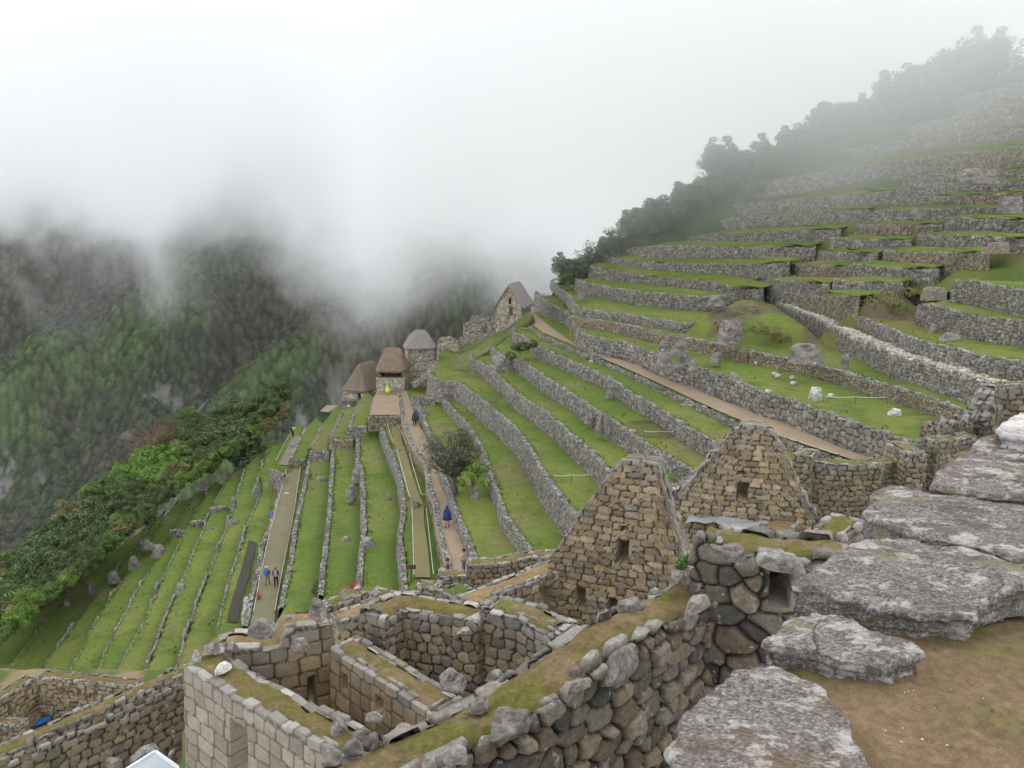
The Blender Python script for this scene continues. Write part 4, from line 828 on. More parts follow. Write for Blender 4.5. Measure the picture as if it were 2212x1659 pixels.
# ------------------------------------------------ trees: tapered trunks and limbs, crowns of many leaf faces
M['bark']=flat_mat('bark',(.12,.10,.08),scale=9,var=.4,bump=.5)
M['rbark']=flat_mat('reddish_bark',(.20,.12,.10),scale=9,var=.3)
def leaf_mat(name,c,var=.45,sc=.9):
    m,t,b=newmat(name); b.inputs['Roughness'].default_value=.7
    g=t.nodes.new('ShaderNodeNewGeometry'); n=noise_n(t,sc,3,.6,g.outputs['Position']); a=N(t,'ShaderNodeAttribute',_attribute_name='col')
    r=ramp(t,n.outputs['Fac'],[(.3,tuple(x*(1-var) for x in c)),(.7,tuple(x*(1+var) for x in c))]); k=mix(t,1.0,r.outputs[0],a.outputs['Color'],'MULTIPLY'); t.links.new(k,b.inputs['Base Color'])
    return m
M['leafd']=leaf_mat('dark_leaves',(.105,.145,.055)); M['leafm']=leaf_mat('green_leaves',(.13,.21,.055)); M['leafb']=leaf_mat('bright_leaves',(.19,.31,.06)); M['leafo']=leaf_mat('olive_leaves',(.19,.18,.07))
M['leafg']=leaf_mat('grey_leaves',(.135,.155,.09)); M['leafr']=leaf_mat('red_leaves',(.17,.10,.065))
def leaves(C,Rr,n,size,seed,flat=.75):
    """n leaf faces in clumps round the centres C with radii Rr"""
    rg=np.random.RandomState(seed); k=rg.randint(0,len(C),n); d=rg.normal(size=(n,3)); d/=np.linalg.norm(d,axis=1,keepdims=True); r=rg.uniform(.35,1,n)**.5
    P=C[k]+d*(Rr[k]*r)[:,None]*np.array([1,1,flat]); nn=d+rg.normal(size=(n,3))*.7; nn/=np.linalg.norm(nn,axis=1,keepdims=True)
    a=np.cross(nn,rg.normal(size=(n,3))); a/=np.linalg.norm(a,axis=1,keepdims=True); b=np.cross(nn,a); s=size*rg.uniform(.5,1.3,n)[:,None]
    V=np.stack([P-a*s,P-b*s*.55,P+a*s,P+b*s*.55],1).reshape(-1,3); F_=np.arange(4*n).reshape(-1,4)
    col=np.repeat(rg.uniform(.65,1.35,(n,1))*np.array([[1,1,1]]),4,axis=0)*np.repeat(.8+.4*_h(k.astype(float),k*0.,k*0.,seed),4)[:,None]
    return V,F_,col
def tree_mesh(name,seed,h,r,nclump,nleaf,size,leaf,bark='bark',trunk=.3,lean=0,spread=1.0,open_=0):
    rg=np.random.RandomState(seed); root=bpy.data.objects.new(name,None); SC.collection.objects.link(root); mb=MB(); C=[];Rr=[]
    tr=[(0,0,-.8),(lean*.1*h,0,h*.2),(lean*.25*h,.03*h,h*trunk+.01)]; mb.tube(tr,[.045*h,.035*h,.028*h],7); top=np.array(tr[-1])
    for i in range(nclump):
        q=rg.uniform(0,2*math.pi); rr=r*math.sqrt(rg.uniform(.02,1))*.8; zz=h*(trunk+.06+(1-trunk-.1)*rg.uniform(0,1)**.85*(1-.55*(rr/r)**2)*rg.uniform(.75,1.12))
        c=np.array([lean*h*.4+rr*math.cos(q)*spread,rr*math.sin(q),zz]); C.append(c); Rr.append(r*rg.uniform(.22,.42))
        mid=(top+c)/2+rg.normal(size=3)*.05*h; mb.tube([top*.9,mid,c],[.018*h,.010*h,.004*h],5)
        if open_:
            for _ in range(open_): e=c+rg.normal(size=3)*r*.3; mb.tube([mid,(mid+e)/2+rg.normal(size=3)*.03*h,e],[.006*h,.004*h,.002*h],4)
    mb.build('trunk',M[bark],root)
    V,F_,col=leaves(np.array(C),np.array(Rr),nleaf,size,seed); mesh('crown',V,F_,M[leaf],col,parent=root)
    return root
def copy_tree(o,loc,s=(1,1,1),rz=0):
    c=o.copy(); SC.collection.objects.link(c); c.location=loc; c.scale=s; c.rotation_euler=(0,0,rz)
    for ch in o.children: d=ch.copy(); SC.collection.objects.link(d); d.parent=c
    return c
PT=[tree_mesh('broadleaf_tree',1,6,3.6,30,7000,.2,'leafd',trunk=.1),tree_mesh('broadleaf_tree',2,5.4,3.5,28,6500,.2,'leafm',trunk=.1),tree_mesh('broadleaf_tree',3,4.6,3.2,24,5500,.19,'leafb',trunk=.08),
    tree_mesh('broadleaf_tree',4,5.4,3.3,26,6000,.2,'leafo',trunk=.1),tree_mesh('broadleaf_tree',5,6.5,3.4,24,4500,.18,'leafg',open_=2,trunk=.12)]
KL=['dark evergreen tree','mid-green bushy tree','bright green leafy tree','olive-brown bushy tree','grey-green open tree']
used=[0]*5
def put(k,P,s,label,group,rz=None):
    rn=random.Random(int(P[0]*77+P[1]*31)); sc=(s*rn.uniform(.9,1.15),s*rn.uniform(.9,1.15),s*rn.uniform(.85,1.15)); rz=rn.uniform(0,6.28) if rz is None else rz
    if used[k]==0: o=PT[k]; o.location=tuple(P); o.scale=sc; o.rotation_euler=(0,0,rz); used[k]=1
    else: o=copy_tree(PT[k],tuple(P),sc,rz)
    tag(o,label,'tree',group); return o
# wood on the steep slope below the terraces: crown centre in the view, distance, kind, size
rg=random.Random(5)
wood=[]
edge=[(0,1375),(60,1335),(110,1290),(150,1250),(185,1225),(230,1190),(262,1160),(310,1120),(350,1080),(395,1045),(440,1025),(480,1000),(520,965),(555,945),(600,915),(640,885),(690,850)]
def edge_v(u): return float(np.interp(u,[e[0] for e in edge],[e[1] for e in edge]))
K14x=RL['K14'][0]
for row,(dv,off,n) in enumerate([(-17,2.0,64),(-44,6,40),(-76,13,28),(-110,21,24),(-146,31,18)]):
    for i in range(n):
        u=-20+i*(640/n)+rg.uniform(-10,10)
        if row>=3 and u>520: continue
        if row==4 and u>430: continue
        v=edge_v(u)+dv+rg.uniform(-10,8); dist=float(np.interp(u,[0,200,450,640],[84,97,112,124]))+off
        wood.append((u,v,dist,row))
for (u,v,dist,row) in wood:
    d=ray((u,v)); P=d/np.linalg.norm(d)*dist
    g=fbm(np.array([u*.012]),np.array([v*.012]),3,3,4)[0]
    k=0 if g<.42 else 1 if g<.52 else 3 if g<.60 else 2
    if 420<u<560 and row>=1: k=0
    if 560<=u: k=3 if row==0 else 0
    if 370<u<490 and row==0: k=rg.choice([2,2,1])
    s=rg.uniform(.62,1.0)*(.36 if row==0 else .58 if row==1 else .8); h=[7,6,5,6,7][k]*s
    put(k,(P[0],P[1],P[2]-h*.62),s,KL[k]+' in the wood beside the lower terraces','trees below the lower terraces')
# trees along the foggy crest, left ends of the high terraces
crest=[(1218,560,128,.62,0),(1240,572,129,.7,0),(1262,560,130,.6,0),(1222,590,127,.45,0),(1290,535,131,.75,4),(1318,520,132,.8,4),(1340,515,133,.65,0),(1300,560,130,.6,0),(1365,470,134,.9,0),(1390,460,135,.95,0),(1420,450,135,1.0,0),(1400,490,134,.8,0),(1450,425,136,.9,4),(1480,410,137,.9,4),(1452,455,135,.8,0),(1510,400,138,1.0,0),
 (1545,330,140,.9,0),(1572,325,140,1.0,0),(1600,330,141,.9,0),(1540,380,139,.9,0),(1580,370,139,.9,4),(1620,345,141,.9,0),(1655,320,142,.9,4),(1690,300,142,.85,4),(1640,370,140,.8,0),(1720,285,143,.8,0),(1755,262,144,.8,0),(1790,240,145,1.0,0),(1820,230,145,1.0,0),(1850,230,146,.8,4),(1770,280,143,.8,0),(1885,225,146,.8,0),
 (1925,180,147,1.0,4),(1955,160,147,1.1,4),(1990,150,148,1.1,0),(2030,140,148,1.1,0),(2060,120,149,1.2,0),(2100,105,150,1.2,4),(2140,95,150,1.2,0),(2175,85,151,1.0,4),(1960,200,146,.9,0),(2010,185,147,.9,0),(2060,165,148,.9,4),(2100,145,149,.9,0),(2190,160,150,.6,0),(2210,140,150,.6,0),(2120,160,149,.8,0)]
crest+=[(u+rg.uniform(-6,6),v+24+rg.uniform(0,8),d_-1,s*.55,4) for (u,v,d_,s,k) in crest if 1290<u<2100]
for (u,v,dist,s,k) in crest:
    d=ray((u,v)); P=d/np.linalg.norm(d)*(dist+rg.uniform(-1.5,1.5)); h=7*s*1.1
    s*=.93; h*=.93; k=4 if (int(u)%3==0) else k
    put(k,(P[0],P[1],P[2]-h*.6),s,('grey-green open tree' if k==4 else 'dark bushy tree')+' on the misty crest left of the high terraces','trees on the misty crest')
# single trees one can tell apart
def spot(k,p,z): return onz(cv(k,[p])[0],z)
P=spot('B',(1325,1110),-23.9)
t=tree_mesh('garden_tree',21,6.6,2.7,34,5200,.085,'leafg',trunk=.26,lean=-.12,open_=5); t.location=(P[0],P[1],-24.1); tag(t,'thin-leaved grey-green tree leaning over the wall beside the sandy path','tree')
P=spot('B',(1430,1120),-24)
t=tree_mesh('shrub',22,3.0,1.6,9,900,.15,'leafb',trunk=.35,open_=2); t.location=(P[0],P[1],-24.2); tag(t,'small yellow-green shrub in front of the thin-leaved tree','shrub')
d=ray((355,960)); P=d/np.linalg.norm(d)*128
t=tree_mesh('bare_tree',23,8.5,4.6,30,900,.12,'leafr',bark='rbark',trunk=.3,open_=7,spread=1.3); t.location=(P[0],P[1],P[2]-4.0); tag(t,'half-bare reddish tree with spreading twigs above the wood','tree')
d=ray((505,925)); P=d/np.linalg.norm(d)*124
put(0,(P[0],P[1],P[2]-5),1.3,'largest dark round-crowned tree, right of the half-bare reddish tree',None)
P=spot('O',(1560,1590),-29)
mb=MB(); rn=random.Random(4)
P=spot('P',(505,235),-15.6)
for i in range(46):
    q=rn.uniform(0,6.28); e=rn.uniform(.25,1.3); L_=rn.uniform(.5,.75); a=np.array([math.cos(q)*math.cos(e),math.sin(q)*math.cos(e),math.sin(e)]); s_=np.array([-math.sin(q),math.cos(q),0])*.03
    p0=P+np.array([0,0,.0]); p1=P+a*L_*.6; p2=P+a*L_+np.array([0,0,-.06]); mb.add([p0-s_,p0+s_,p1+s_,p1-s_,p2],[(0,1,2,3),(3,2,4)])
o=mb.build('bromeliad_plant',flat_mat('red_leaf',(.40,.07,.06),.6)); tag(o,'spiky red bromeliad above the corner of the small roofless room','plant')
def tuft(k,p,z,s,label,leaf='leafm',n=600,name='shrub',cat='shrub'):
    P=spot(k,p,z); rg2=np.random.RandomState(int(p[0])); C=P+rg2.normal(size=(7,3))*s*np.array([.5,.5,.25])+np.array([0,0,s*.35]); V,F_,c=leaves(C,np.full(7,s*.42),n,s*.13,int(p[1])); o=mesh(name,V,F_,M[leaf],c); return tag(o,label,cat)
tuft('H',(1565,700),-5.3,.22,'wispy green plant growing behind the rounded grey boulder',n=500)
tuft('C',(262,790),-16.3,1.6,'dark round shrub at the far end of the terrace walls near the slanted rock',leaf='leafd',n=700)
tuft('H',(1432,215),-7.6,.4,'small fern clinging to the peak of the nearer gable',leaf='leafb',n=240)
tuft('O',(1300,1400),-30.2,.8,'low bushy mound of greenery at the near end of the terraces',leaf='leafo',n=500)
tuft('O',(1120,1560),-30.4,.8,'bushy bank of greenery above the grey boulders of the fitted block room',leaf='leafo',n=500)
tuft('O',(1400,1540),-30.4,.7,'low leafy bank below the short stone stub',leaf='leafm',n=400)
# ------------------------------------------------ grassy mound with bare rock in the middle of the terraces
mp=rail('C',[(1250,680),(1290,640),(1420,590),(1530,520),(1620,460),(1720,450),(1850,560),(1960,640),(2060,700),(2130,760),(1900,760),(1650,740),(1450,700)],-12.5)
c0=mp[:,:2].mean(0); MX,MY=np.meshgrid(np.arange(mp[:,0].min()-4,mp[:,0].max()+5,.35),np.arange(mp[:,1].min()-3,mp[:,1].max()+8,.35),indexing='ij')
rl=RL['W12'][0]; 
ddn=np.full(MX.shape,1e9)
Pm=np.vstack([mp,mp[:1]])
for a,b in zip(Pm[:-1,:2],Pm[1:,:2]):
    t=np.clip(((MX-a[0])*(b-a)[0]+(MY-a[1])*(b-a)[1])/((b-a)@(b-a)),0,1); ddn=np.minimum(ddn,np.hypot(MX-a[0]-t*(b-a)[0],MY-a[1]-t*(b-a)[1]))
ins=pip(MX,MY,mp); MZ=-12.6+np.where(ins,3.0*(1-np.exp(-ddn*.45)),-ddn*.6)+(fbm(MX*.4,MY*.4,0,5,9)-.5)*1.2
g=ss(.47,.60,fbm(MX*.3,MY*.3,2,4,3))[...,None]; MC=grass_col(MX,MY,2)*(1-g)+np.array((.15,.12,.085))*g
o=mesh('hillside',np.dstack([MX,MY,MZ]).reshape(-1,3),grid_faces(*MX.shape),M['ground'],MC.reshape(-1,3),smooth=True); tag(o,kind='structure')
# ------------------------------------------------ paths, lane, plaza, mat: thin sheets laid on the ground
def sheet(name,polys,col,mat='soil',kind='structure',label=None,cat=None,lift=.03,res=.5):
    """strip between two traced edges (far to near) at a level"""
    L,R=polys; L=smooth_poly(L,1);R=smooth_poly(R,1); n=max(len(L),int(np.linalg.norm(np.diff(L,axis=0),axis=1).sum()/res)); 
    def rs(P): d=np.r_[0,np.cumsum(np.linalg.norm(np.diff(P,axis=0),axis=1))]; s=np.linspace(0,d[-1],n); return np.stack([np.interp(s,d,P[:,k]) for k in range(3)],1)
    L=rs(L);R=rs(R); k=7; V=np.stack([L+(R-L)*j/(k-1) for j in range(k)],1); V[...,2]+=lift+.10+(fbm(V[...,0]*.6,V[...,1]*.6,0,3,6)-.5)*.06
    C=np.array(col)*(.85+.3*fbm(V[...,0]*1.2,V[...,1]*1.2,0,4,7))[...,None]
    o=mesh(name,V.reshape(-1,3),grid_faces(n,k),M[mat],C.reshape(-1,3),smooth=True)
    return tag(o,label,cat,kind=kind) if label else tag(o,kind=kind)
SAND=(.36,.27,.185)
sheet('path',(rail('B',[(962,500),(980,600),(995,700),(1040,820),(1090,900),(1130,950),(1140,1030),(1155,1130),(1185,1200),(1190,1280),(1205,1380),(1230,1460),(1250,1540),(1270,1640)],-25),rail('B',[(1020,470),(1035,530),(1070,610),(1100,700),(1160,800),(1190,870),(1210,950),(1230,1040),(1262,1110),(1292,1200),(1322,1330),(1362,1420),(1392,1480),(1430,1640)],-25)),SAND)
sheet('path',(rail('C',[(285,560),(350,660),(500,720),(700,810),(900,895),(1100,985),(1300,1080),(1500,1175),(1700,1250),(1820,1300),(2000,1365),(2212,1435),(2400,1490)],-15.5),rail('C',[(320,545),(455,655),(600,755),(750,795),(900,855),(1050,900),(1200,955),(1350,1035),(1440,1075),(1600,1135),(1760,1195),(1900,1245),(2212,1385),(2400,1450)],-15.5)),SAND)
LANE=(.215,.195,.115)
lz=-31.5
sheet('path',(rail('A',[(1755,530),(1735,620),(1715,700),(1690,800),(1665,900),(1640,1010),(1615,1120),(1590,1230),(1570,1330),(1545,1450),(1520,1560)],lz),rail('A',[(1850,520),(1840,600),(1820,700),(1800,800),(1780,900),(1760,1010),(1740,1120),(1720,1230),(1705,1330),(1690,1450),(1675,1560)],lz)),LANE)
sheet('path',(rail('A',[(1800,325),(1765,400),(1715,500)],-30.9),rail('A',[(1868,322),(1830,400),(1775,505)],-30.9)),(.24,.20,.155))
sheet('path',(rail('B',[(920,655),(930,720),(945,800),(965,870),(990,980),(1015,1080),(1045,1170),(1058,1280),(1065,1400),(1070,1500),(1075,1640)],-26.2),rail('B',[(960,655),(985,740),(1005,830),(1030,890),(1055,1000),(1085,1090),(1130,1190),(1130,1290),(1145,1400),(1160,1500),(1170,1640)],-26.2)),(.235,.205,.095))
sheet('path',(rail('B',[(830,512),(800,640)],-24.9),rail('B',[(972,516),(985,636)],-24.9)),(.37,.27,.185))
sheet('path',(rail('J',[(0,1290),(60,1235)],-29.5)[::-1],rail('J',[(80,1300),(160,1235)],-29.5)[::-1]),SAND)
o=sheet('ground_mat',(rail('A',[(1530,965),(1500,1080),(1470,1190),(1440,1290),(1405,1400),(1395,1470)],-32.7),rail('A',[(1580,985),(1555,1080),(1530,1190),(1500,1290),(1475,1400),(1460,1470)],-32.7)),(.075,.065,.05)); tag(o,'long dark mat laid on the grass beside the gravel lane','mat'); o['kind']='thing'
# platforms: facing walls under their near edges
pl=[('B',[(183,965),(262,1000)],-30.3,-32.7,'short stone block wall left of the gravel lane where it steps up'),('B',[(298,908),(402,905)],-30.3,-31.6,'short cross wall to the right of the gravel lane where it steps up'),('B',[(422,852),(547,858)],-29.0,-30.4,'cross wall between the second and third green strips right of the lane'),
('B',[(540,780),(695,785)],-27.8,-29.1,'long cross wall under the grass strip left of the bright lawn'),('B',[(655,703),(785,708)],-26.4,-27.7,'cross wall under the bright green lawn beside the plaza'),('B',[(783,652),(850,645),(990,640)],-24.85,-26.3,'low front wall of the sandy plaza before the huts'),
('B',[(1060,515),(1205,525)],-22.9,-24.1,'short cross wall of big stones beside the stair end of the sandy path'),('A',[(1170,850),(1285,835)],-36.2,-37,'little cross wall on the fourth overgrown terrace'),('A',[(1040,905),(1135,905)],-37.6,-38.5,'little cross wall with a pale front on the fifth overgrown terrace'),
('A',[(1290,770),(1410,750)],-34.9,-35.6,'little cross wall near the two pale blocks')]
for i,(k,p,z,zb,lab) in enumerate(pl):
    P=rail(k,p,z); terrace_wall('cross_wall',P,zb,res=.09,cw=.4,ch=.26,rim=.35,label=lab,pal='olive' if i%2 else 'grey',seed=140+i,smooth=0,group='short cross walls',wob=.02)
# side lips of the platforms
for i,(k,p,z,zb,lab) in enumerate([('B',[(500,690),(470,760),(420,842)],-29.0,-30.4,'raised lip wall along the left of the second green strip'),('B',[(625,600),(590,690),(543,780)],-27.8,-29.1,'raised lip wall along the left of the third green strip'),('B',[(720,575),(690,640),(660,700)],-26.4,-27.7,'raised lip wall along the left of the bright lawn'),('B',[(825,515),(805,580),(783,648)],-24.9,-26.4,'pale lip wall along the left of the sandy plaza'),('B',[(395,715),(350,800),(302,900)],-30.3,-31.5,'raised lip wall right of the upper gravel lane')]):
    terrace_wall('lip_wall',rail(k,p,z),zb,res=.1,cw=.4,ch=.26,rim=.4,label=lab,pal='greyl',seed=160+i,smooth=0,group='raised lip walls',capamp=.12)

# brown gully between the flights of short terraces
def mound(k,pts,z,hmax,slope,seed,col,gr=(.47,.60)):
    mp=rail(k,pts,z); a0,a1,b0,b1=mp[:,0].min()-3,mp[:,0].max()+3,mp[:,1].min()-3,mp[:,1].max()+3; X,Y=np.meshgrid(np.arange(a0,a1,.35),np.arange(b0,b1,.35),indexing='ij'); dd=np.full(X.shape,1e9); Pm=np.vstack([mp,mp[:1]])
    for a,b in zip(Pm[:-1,:2],Pm[1:,:2]):
        t=np.clip(((X-a[0])*(b-a)[0]+(Y-a[1])*(b-a)[1])/((b-a)@(b-a)),0,1); dd=np.minimum(dd,np.hypot(X-a[0]-t*(b-a)[0],Y-a[1]-t*(b-a)[1]))
    Zm=z-.1+np.where(pip(X,Y,mp),hmax*(1-np.exp(-dd*slope/hmax)),-dd)+(fbm(X*.5,Y*.5,0,5,seed)-.5)*1.1; g=ss(gr[0],gr[1],fbm(X*.35,Y*.35,2,4,seed))[...,None]; C=grass_col(X,Y,2)*.8*(1-g)+np.array(col)*g
    o=mesh('hillside',np.dstack([X,Y,Zm]).reshape(-1,3),grid_faces(*X.shape),M['ground'],C.reshape(-1,3),smooth=True); tag(o,kind='structure')
mound('D',[(960,1400),(1040,1330),(1080,1250),(1250,1200),(1450,1130),(1650,1110),(1740,1170),(1690,1300),(1460,1350),(1440,1450),(1250,1430),(1080,1410)],-9.2,3.4,.8,31,(.17,.12,.085),(.38,.5))

# low undergrowth on the steep bank outside the lowest lip
X14,_=resample(smooth_poly(K14x,1),.5); n14=normals(X14,False,2); rgu=np.random.RandomState(12); Cu=[]
for _ in range(700):
    i=rgu.randint(0,len(X14)); o_=rgu.uniform(.8,13); p=X14[i].copy(); p[:2]+=n14[i]*o_; p[2]=Kz[14]-1-o_*.95+.3; Cu.append(p)
for _ in range(260):
    t_=rgu.uniform(0,1); x=-52+t_*36; y=float(np.interp(x,FR[:,0],FR[:,1]))+rgu.uniform(.5,7); Cu.append(np.array([x,y,gz(x,y)+.3]))
V,F_,c=leaves(np.array(Cu),np.full(len(Cu),.9),58000,.17,46,.6); o=mesh('undergrowth',V,F_,M['leafm'],c); tag(o,kind='stuff')
# steep scrubby bank under the crest trees
cb=[(1255,566,130),(1290,548,131),(1350,508,133),(1420,476,135),(1500,432,137),(1560,398,139),(1650,356,141),(1720,322,142),(1800,280,143),(1900,246,145),(2000,205,147),(2100,178,149),(2230,160,150)]
CP=[]
for u,v,dd_ in cb: d=ray((u,v)); CP.append(d/np.linalg.norm(d)*dd_)
CP,_=resample(np.array(CP),.7); rows=[CP+np.array(o_) for o_ in((7,-6,-7),(3.5,-3,-3),(0,0,0),(-3,6,-3.5),(-7,14,-12),(-14,24,-30))]
V=np.stack(rows,1); V[...,2]+=(fbm(V[...,0]*.5,V[...,1]*.5,V[...,2]*.3,4,61)-.5)*1.6; C=np.array((.07,.10,.038))*(.6+.8*fbm(V[...,0],V[...,1],V[...,2],3,62)[...,None])
o=mesh('hillside',V.reshape(-1,3),grid_faces(len(CP),6),M['ground'],C.reshape(-1,3),smooth=True); tag(o,kind='structure')
cc=CP[rgu.randint(0,len(CP),330)]+rgu.normal(size=(330,3))*np.array([1.6,1.6,.7])+[0,0,.3]; V,F_,c=leaves(cc,np.full(330,1.15),26000,.16,63,.7); o=mesh('undergrowth',V,F_,M['leafg'],c); tag(o,kind='stuff')
# bracken on the mound and in the gully
Cb=[]
for (x,y,z) in [(1500,620,-11.2),(1600,640,-10.8),(1700,560,-10.2),(1720,640,-10.8),(1800,660,-11),(1640,540,-10),(1850,700,-11.6),(1560,560,-10.4),(1900,690,-11.8),(1450,640,-11.8)]: Cb.append(spot('C',(x,y),z))
for (x,y,z) in [(1120,1330,-7.6),(1200,1280,-7.2),(1350,1250,-7.2),(1500,1200,-7),(1300,1380,-8.6),(1250,1330,-8),(1620,1150,-6.5)]: Cb.append(spot('D',(x,y),z))
Cb=np.array(Cb); V,F_,c=leaves(Cb,np.full(len(Cb),1.1),5200,.11,44,.5); o=mesh('undergrowth',V,F_,M['leafo'],c); tag(o,kind='stuff')
# ------------------------------------------------ thatched huts, tower house and ruins on the crest
def loop_wall(name,pts,zb,zt,parent,res=.12,pal='hut',seed=1,openings=[],cw=.4,ch=.22,rim=.2,depth=.05):
    """closed stone body; pts = footprint corners (clockwise seen from above so that right of travel is outside... order handled here)"""
    P=np.array(pts,float); ar=0.5*np.sum(P[:,0]*np.roll(P[:,1],-1)-np.roll(P[:,0],-1)*P[:,1])
    if ar<0: P=P[::-1]            # counter-clockwise: outside lies right of travel
    X,s=resample(P,res,True); nr=normals(X,True,1); f=zt if callable(zt) else (lambda x,y:np.zeros_like(x)+zt)
    V,Fq,C=stone_surface(X,nr,s,np.zeros(len(s))+zb,f(X[:,0],X[:,1]),rim,res,cw,ch,depth,.02,.03,pal,seed,.3,3.5,True,.02,False,[],np.ones(len(s)),s,None,.1,(.15,.125,.09),.05,jw=.14)
    return mesh(name,V,Fq,M['ruin'],C,parent=parent)
def thatch(name,rings,parent,col=(.22,.165,.12),seed=1):
    """rings: list of (half x, half y, z, cx) from the eave up; smooth shaggy loft"""
    n=72; rows=[]
    for hx_,hy_,z,cxx in rings:
        q=np.linspace(0,2*math.pi,n,endpoint=False); c,s_=np.cos(q),np.sin(q); k=(np.abs(c)**7+np.abs(s_)**7)**(-1/7); rows.append(np.column_stack([cxx+c*k*hx_,s_*k*hy_,np.full(n,z)]))
    R0=np.stack(rows,1); m=R0.shape[1]; R=np.zeros((n,(m-1)*5+1,3))
    for j in range(m-1):
        for t in range(5): R[:,j*5+t]=R0[:,j]*(1-t/5)+R0[:,j+1]*t/5
    R[:,-1]=R0[:,-1]
    w=(fbm(R[...,0]*3,R[...,1]*3,R[...,2]*1.2,4,seed)-.5); d=R.copy(); d[...,2]=0; d/=np.linalg.norm(d,axis=2,keepdims=True)+.3; R=R+d*w[...,None]*.28; R[...,2]+=w*.12
    C=np.array(col)*(.75+.5*fbm(R[...,0]*2,R[...,1]*2,R[...,2]*.6,4,seed+3))[...,None]
    V=R.reshape(-1,3); ctr=len(V); V=np.vstack([V,R[:,-1].mean(0)+[0,0,.03]]); nn=R.shape[1]
    Fl=[tuple(f) for f in grid_faces(n,nn,True).tolist()]+[(((i+1)%n)*nn+nn-1,i*nn+nn-1,ctr) for i in range(n)]
    C=np.vstack([C.reshape(-1,3),np.array([col])]); return mesh(name,V,Fl,M['thatch'],C,parent=parent)
def rotpts(pts,c,rz): return [(c[0]+x*math.cos(rz)-y*math.sin(rz),c[1]+x*math.sin(rz)+y*math.cos(rz)) for x,y in pts]
M['wood']=flat_mat('weathered_wood',(.16,.11,.07),scale=8,var=.35); M['black']=flat_mat('dark_interior',(.02,.018,.015)); M['door']=flat_mat('door_wood',(.13,.075,.05),scale=5)
def place(root,loc,rz): root.location=loc; root.rotation_euler=(0,0,rz)
# tower house
def hut_root(label,loc,rz,name='thatched_house'): r=empty(name,loc,label,'house',None,rz); return r
ty=118.0; pc=aty(cv('J',[(1745,402)])[0],ty); wpx=.8641/3.6867*ty/FPX
r=hut_root('tall stone house with a steep thatched gable roof, standing against the fog',tuple(pc),R_(-16))
hw,hd=1.95,2.6; eh,ph=1.75,4.35
loop_wall('wall',[(-hw,0),(hw,0),(hw,2*hd),(-hw,2*hd)],-.1,lambda x,y:np.where(np.abs(x)<hw*1.05,eh+(ph-eh)*(1-np.minimum(np.abs(x)/hw,1))*((y<.3)|(y>2*hd-.3)),eh),r,seed=201,res=.10,rim=.12,cw=.34,ch=.18)
# roof: two thick thatch slopes
nx,ny=20,26; V=[]; Fl=[]
def roofpt(a,b,side,lay):
    x=side*(hw+.42)*(1-a); z=ph+.32-(ph-eh+.75)*(1-a)**1.06-lay*.30; w=(fbm(np.array([x*2.+side]),np.array([b*2.]),np.array([a*2.]),4,9)[0]-.5)*.22
    return (x,-.45+(2*hd+.9)*b,z+w*(1-lay))
for side in(-1,1):
    b0=len(V)
    for lay in(0,1):
        for i in range(nx+1):
            for j in range(ny+1): V.append(roofpt(i/nx,j/ny,side,lay))
    Nn=(nx+1)*(ny+1); g=lambda l,i,j:b0+l*Nn+i*(ny+1)+j
    for i in range(nx):
        for j in range(ny):
            Fl.append((g(0,i,j),g(0,i+1,j),g(0,i+1,j+1),g(0,i,j+1))[::side]); Fl.append((g(1,i,j),g(1,i,j+1),g(1,i+1,j+1),g(1,i+1,j))[::side])
        Fl.append((g(0,i,0),g(1,i,0),g(1,i+1,0),g(0,i+1,0))); Fl.append((g(0,i,ny),g(0,i+1,ny),g(1,i+1,ny),g(1,i,ny)))
    for j in range(ny): Fl.append((g(0,0,j),g(0,0,j+1),g(1,0,j+1),g(1,0,j)))
mesh('roof',V,Fl,M['thatch'],np.tile(np.array((.34,.31,.28)),(len(V),1)),parent=r)
MB().box((.25,-.03,.62),(.55,.16,1.28)).build('door',M['door'],r); MB().box((.12,-.03,2.15),(.36,.16,.82)).build('window',M['black'],r)
MB().box((.12,-.06,2.62),(.6,.2,.12)).build('lintel',M['wood'],r); MB().box((.25,-.06,1.32),(.8,.2,.12)).build('lintel',M['wood'],r)
def retaining(k,pts,y,zb,label,seed,th=1.2,pal='hut',zlow=None,**kw):
    P=np.array([aty(q,y) for q in cv(k,pts)]); o=terrace_wall('retaining_wall',P,zb,res=.11,cw=.36,ch=.2,rim=th,label=label,pal=pal,seed=seed,smooth=0,group='walls around the huts on the crest',wob=.02,**kw); o['category']='retaining wall'; return o
retaining('J',[(1618,405),(1700,402),(1860,398)],117.4,-20.5,'high stone footing below the tall gabled house',202)
# ruin left of the tower house
retaining('J',[(1318,500),(1345,470),(1490,470),(1500,520)],123,-21,'roofless ruin wall left of the tall gabled house',203,th=.5)
P=np.array([aty(q,127.) for q in cv('J',[(1368,465),(1400,405),(1565,402),(1568,470)])]); o=terrace_wall('ruin_wall',P,-20.5,res=.1,cw=.34,ch=.2,rim=.5,label='back wall of the roofless ruin with one pale window gap against the fog',pal='hut',seed=204,smooth=0,wob=.01,group=None)
retaining('J',[(1285,612),(1480,610),(1600,540),(1625,535)],121,-24.5,'terraced footing below the roofless ruin',205)
retaining('J',[(1085,640),(1110,612),(1180,610),(1275,645)],117,-25,'stepped wall between the grey-roofed hut and the roofless ruin',206)
retaining('J',[(1075,690),(1280,690),(1290,760)],115.5,-25,'lower wall right of the grey-roofed hut',207)
retaining('J',[(1545,475),(1590,462),(1635,440)],122,-25,'added stand-in wall for the green bank between the roofless ruin and the tall gabled house',208,th=.8)  # added to close the bright fog gap; a green bank lies here
